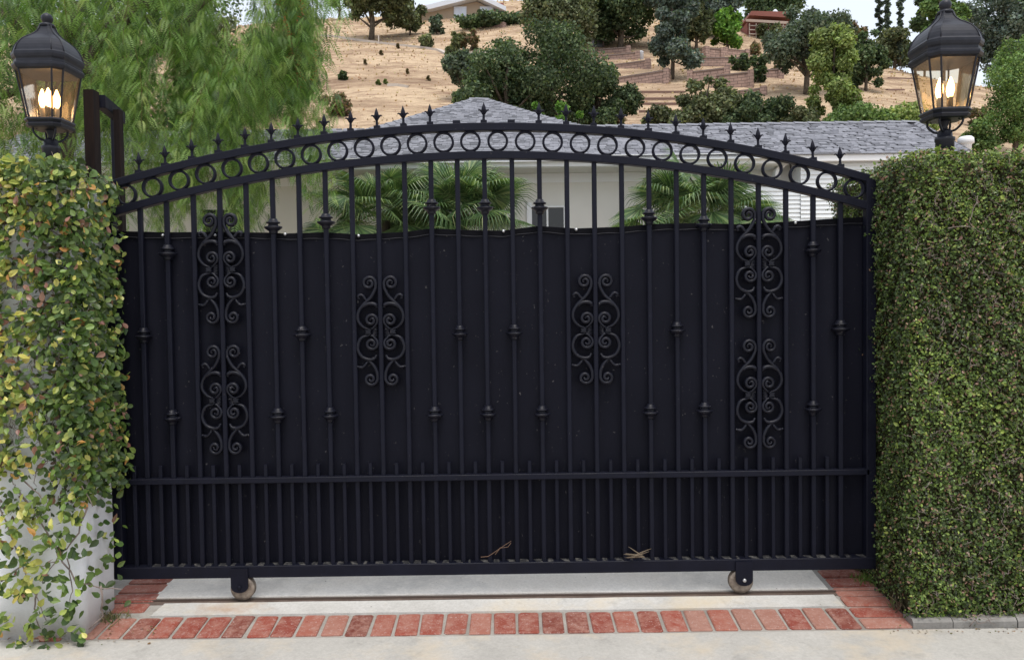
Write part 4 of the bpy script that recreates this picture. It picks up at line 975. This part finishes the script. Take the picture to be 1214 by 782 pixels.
T('dark_tree', 'dark tree top at the upper left, beside the pepper tree foliage', 402, 24, 40, -30, OAK, 1)
T('bushy_tree', 'rounded green bush right of the grey spreading tree', 486, 42, 30, 2, OLV, 1.2, .05)
T('shrub', 'pale green shrub just below the orange umbrella', 518, 41, 18, 20, GRY, 1.5, .05, cat_='shrub', nbl=6)
T('shrub', 'dull green bush beside the curved concrete swale', 504, 57, 22, 43, OLV, 1.4, .02, cat_='shrub', nbl=6)
T('oak_tree', 'big dark oak in front of the terraces, left crown behind the grey roof', 600, 175, 130, 60, OAK, 1.1, .05, nbl=20)
T('oak_tree', 'largest dark oak crown, above the middle of the grey roof', 652, 172, 140, 26, OAK, 1.1, .08, nbl=26)
T('oak_tree', 'dark oak crown right of the largest one, reaching down to the roof', 708, 172, 84, 76, OAK, 1.1, .05, nbl=16)
T('eucalyptus', 'pale olive tree rising behind the largest dark oak', 672, 70, 90, -20, OLV, 1.1, .15, nbl=18)
T('sapling', 'grey green sapling left of the dark oaks', 547, 120, 46, 62, GRY, 1.0, .35, nbl=9)
T('shrub', 'twiggy reddish bush on the slope below the hilltop house hedge', 559, 60, 26, 37, BRN, 1.4, .05, cat_='shrub', nbl=6)
T('shrub', 'green bush beside the twiggy reddish bush', 541, 62, 14, 38, OLV, 1.6, .05, cat_='shrub', nbl=5)
T('shrub', 'low green bush in the dry grass left of the dark oaks', 600, 64, 26, 49, OAK, 1.6, .02, cat_='shrub', nbl=6)
T('shrub', 'small green bush at the end of the concrete swale', 534, 68, 16, 57, OLV, 1.6, .02, cat_='shrub', nbl=5)
T('shrub', 'green scrub at the foot of the grey green sapling', 572, 140, 50, 100, OAK, 1.2, .02, cat_='shrub', nbl=8)
T('shrub', 'yellowish scrub behind the grey roof apex', 585, 105, 26, 76, PAL, 1.2, .02, cat_='shrub', nbl=6)
T('green_tree', 'bright green tree beside the gap of sky right of the hilltop house', 636, 18, 34, -12, BRT, 1.2, .1)
T('dark_tree', 'very dark tree mass shading the upper terraces', 735, 58, 95, -25, OAK, 1.2, .1, nbl=18)
T('blue_conifer', 'tall blue green weeping tree standing on the terraces', 797, 94, 62, -40, BLU, 1.25, .06, shape='column', nbl=26)
T('blue_conifer', 'grey green upper crown of the tall tree running out of the frame above the terraces', 805, 62, 80, -70, BLU, 1.2, .3, nbl=26)
T('green_tree', 'bright green tree right of the blue green weeping tree', 862, 62, 46, 8, BRT, 1.3, .08, nbl=12)
T('green_tree', 'mid green tree rising behind the bright green one', 850, 45, 70, -30, BLU, 1.1, .1, nbl=14)
T('dark_pine', 'dark rounded tree on the skyline behind the red house', 912, 24, 66, -14, OAK, 1.3, .05, nbl=14)
T('shrub', 'dark bush on the terrace walls', 876, 84, 24, 67, OAK, 1.6, .02, cat_='shrub', nbl=6)
T('shrub', 'green bush spilling over the terrace walls', 898, 98, 24, 66, OAK, 1.4, .02, cat_='shrub', nbl=7)
T('shrub', 'green shrub in front of the red house', 915, 48, 30, 28, OLV, 1.4, .05, cat_='shrub', nbl=7)
T('olive_tree', 'wide grey tree with bare limbs right of the terraces', 955, 112, 88, 14, GRY, .75, .25, nbl=18)
T('pine_tree', 'light yellow green pine in front of the wide grey tree', 988, 158, 66, 32, PAL, 1.1, .1, shape='column', nbl=30)
T('oak_tree', 'round dark oak on the open slope left of the right lantern', 1026, 108, 50, 38, OAK, 1.5, .02, nbl=14)
T('live_oak', 'olive green round tree behind the roof, below the terraces', 838, 160, 76, 93, OLV, 1.25, .05, nbl=16)
T('live_oak', 'darker low tree between the round olive tree and the light pine', 902, 162, 84, 118, OAK, 1.2, .02, nbl=14)
T('shrub', 'low scrub above the roof edge under the dark oak', 785, 162, 70, 132, OLV, 1.2, .02, cat_='shrub', nbl=9)
T('shrub', 'brown leaved scrub beside the dark oaks', 725, 158, 40, 128, BRN, 1.2, .02, cat_='shrub', nbl=7)
T('shrub', 'green thicket along the roof ridge left of the right lantern', 1010, 168, 95, 128, PEP, 1.1, .02, cat_='shrub', nbl=14)
T('shrub', 'loose green thicket directly left of the right lantern base', 1070, 172, 80, 126, PAL, .9, .02, cat_='shrub', nbl=12)
T('pepper_tree', 'light green feathery tree at the right edge beside the lantern', 1203, 190, 96, 42, PEP, 1.1, .05, nbl=22, leaf=3.2)
T('shrub', 'scrub below the right lantern base above the hedge', 1165, 185, 70, 150, PEP, 1.0, .02, cat_='shrub', nbl=8)
T('shrub', 'brown scrub on the slope right of the right lantern', 1163, 152, 30, 128, BRN, .8, .02, cat_='shrub', nbl=6)
T('tall_pine', 'tall green pine behind the right lantern roof', 1118, 62, 62, -40, PEP, 1.0, .1, nbl=16)
T('tall_pine', 'tall dark trees at the upper right corner', 1190, 88, 90, -40, BLU, 1.1, .05, nbl=24)
T('tall_pine', 'dark green tree left of the lantern ball', 1096, 45, 34, -40, OAK, 1.0, .1, nbl=12)
T('shrub', 'pale scrub on the skyline below the thin cypresses', 1060, 66, 56, 34, OLV, 1.1, .02, cat_='shrub', nbl=10)
T('shrub', 'grey scrub on the skyline right of the wide grey tree', 1010, 46, 50, 28, BRN, 1.0, .02, cat_='shrub', nbl=8)
for x_, lb in ((1043,'left'),(1052,'middle'),(1067,'right')):
    T('cypress', f'thin dark cypress on the skyline, {lb} of the three', x_, 52, 8, -60, BLU, 2.2, .02, shape='column', nbl=34, leaf=3.4, group='thin cypresses on the skyline', hol=.1)
T('sapling', 'fresh green sapling behind the grey roof, right of its apex', 672, 175, 46, 118, BRT, 1.0, .1, dist=16.5, nbl=10, leaf=4.5)
T('sapling', 'small fresh green sapling just right of the roof apex', 636, 175, 22, 114, BRT, 1.0, .1, dist=16.5, nbl=7, leaf=4.0)
T('scrub_tree', 'pale dusty tree on the slope above the terraces, behind the weeping tree', 825, 60, 50, 2, OLV, 1.1, .1, nbl=12)
T('scrub_tree', 'grey green tree on the skyline between the red house and the cypresses', 985, 60, 60, 22, GRY, .9, .1, nbl=14)
T('shrub', 'ochre bush at the foot of the red house stairs', 896, 66, 16, 52, BRN, 1.5, .02, cat_='shrub', nbl=5)
T('shrub', 'reddish brown bush left of the wide grey tree', 925, 88, 18, 74, BRN, 1.5, .02, cat_='shrub', nbl=5)
T('shrub', 'olive scrub between the largest oak and the terraces', 712, 108, 26, 84, PAL, 1.2, .02, cat_='shrub', nbl=6)
T('shrub', 'green tree low behind the roof, right of the light pine', 950, 166, 50, 128, OLV, 1.2, .02, cat_='shrub', nbl=9)
T('shrub', 'tiny bush alone in the dry grass by the pepper tree', 406, 95, 11, 86, OAK, 3, .02, cat_='shrub', nbl=4)
for i, (x_, y_) in enumerate(((449,101),(457,100),(483,88),(452,66),(472,58),(508,96),(433,77))):
    T('weed', ('green weed tuft','smaller green weed tuft beside it','dark weed tuft','dry weed tuft near the swale post','dry weed tuft below the swale','dark weed tuft right of the others','dry weed speck on the bare slope')[i]+' on the dry hill left of the roof', x_, y_, 5 if i < 2 else 3, y_-4, PAL if i < 2 else BRN, 5, .02, cat_='weed', nbl=3, leaf=2.0)
T('shrub', 'purple brown bush at the pepper tree edge on the lower hill', 400, 138, 34, 112, BRN, 1.1, .02, cat_='shrub', nbl=7)
T('shrub', 'brown bush half hidden by the pepper tree berries', 345, 122, 40, 90, BRN, 1.1, .02, cat_='shrub', nbl=7)
T('shrub', 'clipped hedge below the hilltop house windows', 573, 33, 74, 22, OAK, 2.2, .02, cat_='hedge', nbl=22)
T('shrub', 'green hedge in the sky gap right of the hilltop house', 616, 28, 32, 18, OAK, 2.0, .02, cat_='hedge', nbl=10)
# ------------------------------------------------------------------ concrete swale on the hill
def ribbon(name, pts, w_, m, lift=.06):
    b = MB(); pp = []
    for (a, b_), (c, d) in zip(pts, pts[1:]):
        for k in range(6): t = k/6; pp.append(hit(a+(c-a)*t, b_+(d-b_)*t))
    pp.append(hit(*pts[-1])); b.sweep([p_+Vector((0,0,lift)) for p_ in pp], [(-w_,-.15),(w_,-.15),(w_,.1),(-w_,.1)], up=Vector((0,0,1))); return tag(b.obj(name, m), kind='structure')
PALEC = mat('pale_concrete', (.50,.44,.38), .9)
ribbon('swale_path', [(380,43),(395,44),(430,49),(470,54),(500,57),(520,60),(532,66),(534,74),(528,80)], .25, PALEC)
ribbon('footpath', [(545,64),(570,64),(596,64)], .2, PALEC)
ribbon('drain_path', [(459,102),(472,102),(484,104)], .12, PALEC)
mp_ = MB(); q = hit(449, 52); mp_.bar((0,0,-.2), (0,0,.9), .12, .12); tag(mp_.obj('marker_post', PALEC, None, loc=q), 'small pale marker post beside the concrete swale', 'post')
# ------------------------------------------------------------------ terraces
def rwall(a, b_, hp, label, cap=True, fill=2.2):
    A = hit(*a); B = hit(*b_); d = (B-A); d.z = 0; ln = d.length; d.normalize(); nrm = Vector((-d.y, d.x, 0)); s_ = (A.y+4.2)/FPX; H_ = hp*s_
    root = empty('retaining_wall', A, label, 'wall', 'stone terraces on the hillside'); zb = min(A.z, B.z)-A.z
    M_ = Matrix((d, nrm, Vector((0,0,1)))).transposed()
    m_ = MB(); m_.box(d*ln/2+nrm*.2+Vector((0,0,zb+H_/2-.6)), (ln, .4, H_+1.2), M=M_); m_.obj('stonework', RWALL, root)
    m_ = MB(); m_.box(d*ln/2+nrm*.2+Vector((0,0,zb+H_+.05)), (ln+.1, .5, .1), M=M_); m_.obj('coping', mat('coping', (.20,.15,.13), .9) if 'coping' not in bpy.data.materials else bpy.data.materials['coping'], root)
    m_ = MB(); f2 = H_/.42+.5; m_.box(d*ln/2+nrm*(.4+f2/2)+Vector((0,0,zb+H_-.45)), (ln, f2, .84), M=M_); m_.obj('terrace_soil', HILL, root)
    for k in (0, 1):
        m_ = MB(); m_.box(d*ln*k+nrm*.15+Vector((0,0,zb+H_/2-.45)), (.42, .55, H_+1.3), M=M_); m_.obj('wall_pillar', RWALL, root)
rwall((720,98), (790,99), 14, 'tall lower terrace wall with a light pillar, left of the weeping tree')
rwall((704,81), (768,82), 9, 'second terrace wall up, left of the weeping tree')
rwall((712,71), (756,71), 7.5, 'top terrace wall below the dark trees')
rwall((818,97), (862,97), 15, 'lower terrace wall right of the weeping tree')
rwall((820,79), (882,80), 11, 'upper terrace wall right of the weeping tree')
rwall((838,70), (856,70), 12, 'short wall below the bright green tree')
rwall((846,104), (890,104), 17, 'lowest terrace wall beside the terrace bushes')
rwall((702,63), (745,63), 6, 'short upper wall at the edge of the dark trees')
rwall((818,112), (905,113), 7, 'long low wall above the round olive tree')
rwall((860,66), (886,67), 7, 'short terrace wall at the foot of the red house')
rwall((900,92), (926,93), 10, 'small terrace wall left of the wide grey tree')
rwall((560,32), (596,33), 4, 'dark low wall under the hilltop hedge'); 
for k, (a, b_, lb) in enumerate((((755,110),(812,110),'top dirt step of the stepped slope above the roof'),((758,118),(812,118),'dark second dirt step of the stepped slope'),((758,124),(812,124),'third dirt step of the stepped slope'),((758,133),(812,133),'lowest dirt step of the stepped slope'),((1052,93),(1090,94),'upper plank step on the slope beside the right lantern'),((1053,86),(1088,86),'topmost plank step on the slope beside the right lantern'),((1050,107),(1070,107),'lower plank step on the slope beside the right lantern'))):
    A, B = hit(*a), hit(*b_); m_ = MB(); m_.bar((0,0,-.05), tuple(B-A+Vector((0,0,-.05))), .30 if k < 4 else .2, .35, .03, up=Vector((0,1,0)))
    tag(m_.obj('earth_step', mat('step_timber', (.17,.10,.075), .95) if 'step_timber' not in bpy.data.materials else bpy.data.materials['step_timber'], None, loc=A), lb, 'step', 'steps cut in the dry slope')
# ------------------------------------------------------------------ hilltop houses
def at(px_, py_): return hit(px_, py_)
A = at(552, 30); D_ = A.y+6; s_ = (D_+4.2)/FPX
h1 = empty('hilltop_house', (A.x, D_, A.z-1), 'beige hilltop house with low white edged gable roof and two windows', 'house')
def pp(x, y, Y=D_): return P(x, y, Y)
def loc(v, root): return (v[0]-root.location.x, v[1]-root.location.y, v[2]-root.location.z)
def prismXZ(root, name, pts, y0, y1, m):
    n = len(pts); b = MB(); b.add([loc((x, y0, z), root) for x, z in pts]+[loc((x, y1, z), root) for x, z in pts], [tuple(range(n)), tuple(reversed(range(n, 2*n)))]+[(i, n+i, n+(i+1) % n, (i+1) % n) for i in range(n)]); return b.obj(name, m, root)
def XZ(l, Y=D_): return [(P(x, y, Y).x, P(x, y, Y).z) for x, y in l]
BEIGE = mat('beige_wall', (.36,.28,.20), .9); WHT = mat('white_trim', (.62,.64,.68), .7); RED = mat('red_wood', (.24,.085,.065), .85); WIN = mat('pale_window', (.55,.60,.68), .15)
prismXZ(h1, 'wall', XZ([(500,30),(592,30),(592,15),(565,2),(512,14),(500,17)]), D_, D_+8, BEIGE)
prismXZ(h1, 'roof', XZ([(488,14),(512,9),(566,-5),(600,12),(600,17),(566,1),(512,14.5),(488,18)]), D_-1.2, D_+9, WHT)
for a, b_ in ((538,553),(569,585)):
    w1 = prismXZ(h1, 'window', XZ([(a,22),(b_,22),(b_,8),(a,8)], D_-.1), D_-.12, D_-.02, WHT)
    prismXZ(h1, 'pane', XZ([(a+1,20),((a+b_)/2-.5,20),((a+b_)/2-.5,9.5),(a+1,9.5)], D_-.16), D_-.17, D_-.13, WIN)
    prismXZ(h1, 'pane', XZ([((a+b_)/2+.5,20),(b_-1,20),(b_-1,9.5),((a+b_)/2+.5,9.5)], D_-.16), D_-.17, D_-.13, WIN)
prismXZ(h1, 'chimney', XZ([(589,5),(597,5),(597,-3),(589,-3)]), D_+2, D_+3, RED)
# umbrella
A = at(503, 24); um = empty('garden_umbrella', A, 'orange garden umbrella beside the hilltop house', 'umbrella'); s_ = (A.y+4.2)/FPX
MB().tube([(0,0,-.2),(0,0,18*s_)], .05, 8).obj('pole', WHT, um)
m = MB(); m.lathe([(9.5*s_,8.5*s_),(10*s_,8.4*s_),(13*s_,4.6*s_),(17*s_,.6*s_)], seg=8, smooth=False); m.obj('canopy', mat('orange_cloth', (.75,.16,.07), .8), um)
# red house
A = at(912, 52); D2 = A.y+4; h2 = empty('red_house', (A.x, D2, A.z-1), 'low dark red timber house with pale balcony rails on the hilltop', 'house')
X2 = lambda l, dy=0: XZ(l, D2+dy)
prismXZ(h2, 'wall', X2([(886,52),(970,54),(970,26),(886,26)]), D2, D2+8, RED)
prismXZ(h2, 'roof', X2([(884,24),(934,27),(934,20),(886,19)]), D2-1.5, D2+8, RED)
prismXZ(h2, 'fascia', X2([(884,26),(934,29),(934,26),(884,23)], -1.6), D2-1.7, D2-1.55, mat('tan_trim', (.42,.32,.26), .8))
for y_ in (31, 36, 41): prismXZ(h2, 'balcony_rail', X2([(888,y_),(975,y_+2),(975,y_+1),(888,y_-1)], -1.4), D2-1.45, D2-1.35, PALEC)
for x_ in range(888, 946, 8): prismXZ(h2, 'balcony_post', X2([(x_,46),(x_+1,46),(x_+1,28),(x_,28)], -1.3), D2-1.34, D2-1.25, PALEC)
m = MB(); m.lathe([(-.6,.25),(0,.3),(.4,.35),(.7,.1)], tuple(P(919,19,D2)-h2.location), 10); m.obj('roof_turbine', WHT, h2)
# shed in the dark trees and water tank on the terrace
A = at(708, 56); sh_ = empty('grey_shed', A, 'grey shed with pitched rafters under the dark trees', 'shed'); D3 = A.y
prismXZ(sh_, 'wall', XZ([(704,56),(716,56),(716,36),(704,36)], D3), D3, D3+3, mat('grey_board', (.14,.14,.15), .9))
prismXZ(sh_, 'rafter', XZ([(708,10),(714,0),(716,1),(710,12)], D3), D3-.3, D3-.1, RED); prismXZ(sh_, 'post', XZ([(714.5,56),(716,56),(716,0),(714.5,0)], D3-.4), D3-.5, D3-.35, mat('dark_post', (.09,.06,.05), .9))
A = at(759, 70); tk = MB(); s_ = (A.y+4.2)/FPX; tk.lathe([(-.3,4*s_),(7*s_,4*s_),(7.5*s_,4.3*s_),(8.5*s_,3.6*s_),(9*s_,1*s_)], seg=14); tag(tk.obj('water_tank', WHT, None, loc=A), 'small white tank on the terrace wall beside the weeping tree', 'tank')

# ------------------------------------------------------------------ far green masses
T('dense_tree', 'tall dark green trees far behind the weeping branches at left', 180, 60, 190, -60, OAK, 1.0, .05, nbl=30)
T('dense_tree', 'mid green tree behind the weeping branches above the gate end', 270, 150, 120, 20, OLV, 1.0, .05, nbl=20)
T('dense_tree', 'dark green tree behind the left lantern', 60, 160, 200, -20, OAK, 1.0, .05, nbl=26)
# fallen leaves and grit along the pier foot and the brick edge
def litter(name, n_, xr, yr, label, cols, sz):
    pos = np.stack([rng.uniform(*xr, n_), rng.uniform(*yr, n_), np.zeros(n_)], 1)
    pos[:, 2] = [((zr(y) if y < YF else za(y)+.006)+.003) for y in pos[:, 1]]
    nn = unit(np.array([0,0,1.])+rng.normal(size=(n_,3))*.3); f_ = randdir(n_); f_ = unit(f_-nn*np.sum(f_*nn, 1, keepdims=True))
    tag(link(name, np_mesh(name, *scatter(LEAF_V, LEAF_F, pos, f_, nn, rng.uniform(.5,1.2,n_)*sz, pal(n_, cols, [1]*len(cols))), FAR)), label, 'leaf litter', kind='stuff')
litter('fallen_leaves', 90, (-2.6, -1.75), (YF-.06, YF+.12), 'small fallen leaves at the foot of the white pier', [(.18,.11,.06),(.3,.2,.1),(.12,.14,.05)], .016)
litter('fallen_leaves', 110, (1.75, 2.9), (YF-.05, YF+.01), 'small dry leaf bits along the kerb under the clipped hedge', [(.18,.12,.08),(.28,.2,.13),(.12,.13,.05)], .012)
litter('grit', 260, (-2.3, 2.1), (-.42, 1.0), 'dark grit and leaf bits scattered over bricks and slabs', [(.06,.045,.035),(.15,.10,.07)], .006)
# dry grass standing on the slope
n_ = 20000; gx = rng.uniform(-45, 75, n_); gy = 22+rng.random(n_)**1.3*105; keepg = np.abs(gx-3) < (gy+10)*.72; gx, gy = gx[keepg], gy[keepg]; n_ = len(gx)
gx += 1.5*np.sin(gy*.9); gp = np.stack([gx, gy, [hgt(a, b_)-.03 for a, b_ in zip(gx, gy)]], 1)
fw_ = unit(np.stack([rng.normal(0,.35,n_), rng.normal(-.1,.35,n_), np.ones(n_)], 1)); sz_ = rng.uniform(.06, .20, n_)*(.5+gy/90)
tv_ = np.array([(0,.30,0),(0,-.30,0),(1,.10,.1),(.85,-.35,-.1),(.8,.42,.05),(0,.1,.25),(0,-.1,-.25),(.9,0,.3)], float); tf_ = np.array([(0,1,2),(0,1,3),(0,1,4),(5,6,7)])
tag(link('dry_grass', np_mesh('dry_grass', *scatter(tv_, tf_, gp, fw_, randdir(n_), sz_, pal(n_, [(.52,.39,.24),(.42,.29,.18),(.30,.20,.13),(.60,.47,.30),(.20,.17,.09)], [5,4,1.2,3,.15])), FAR)), kind='stuff')
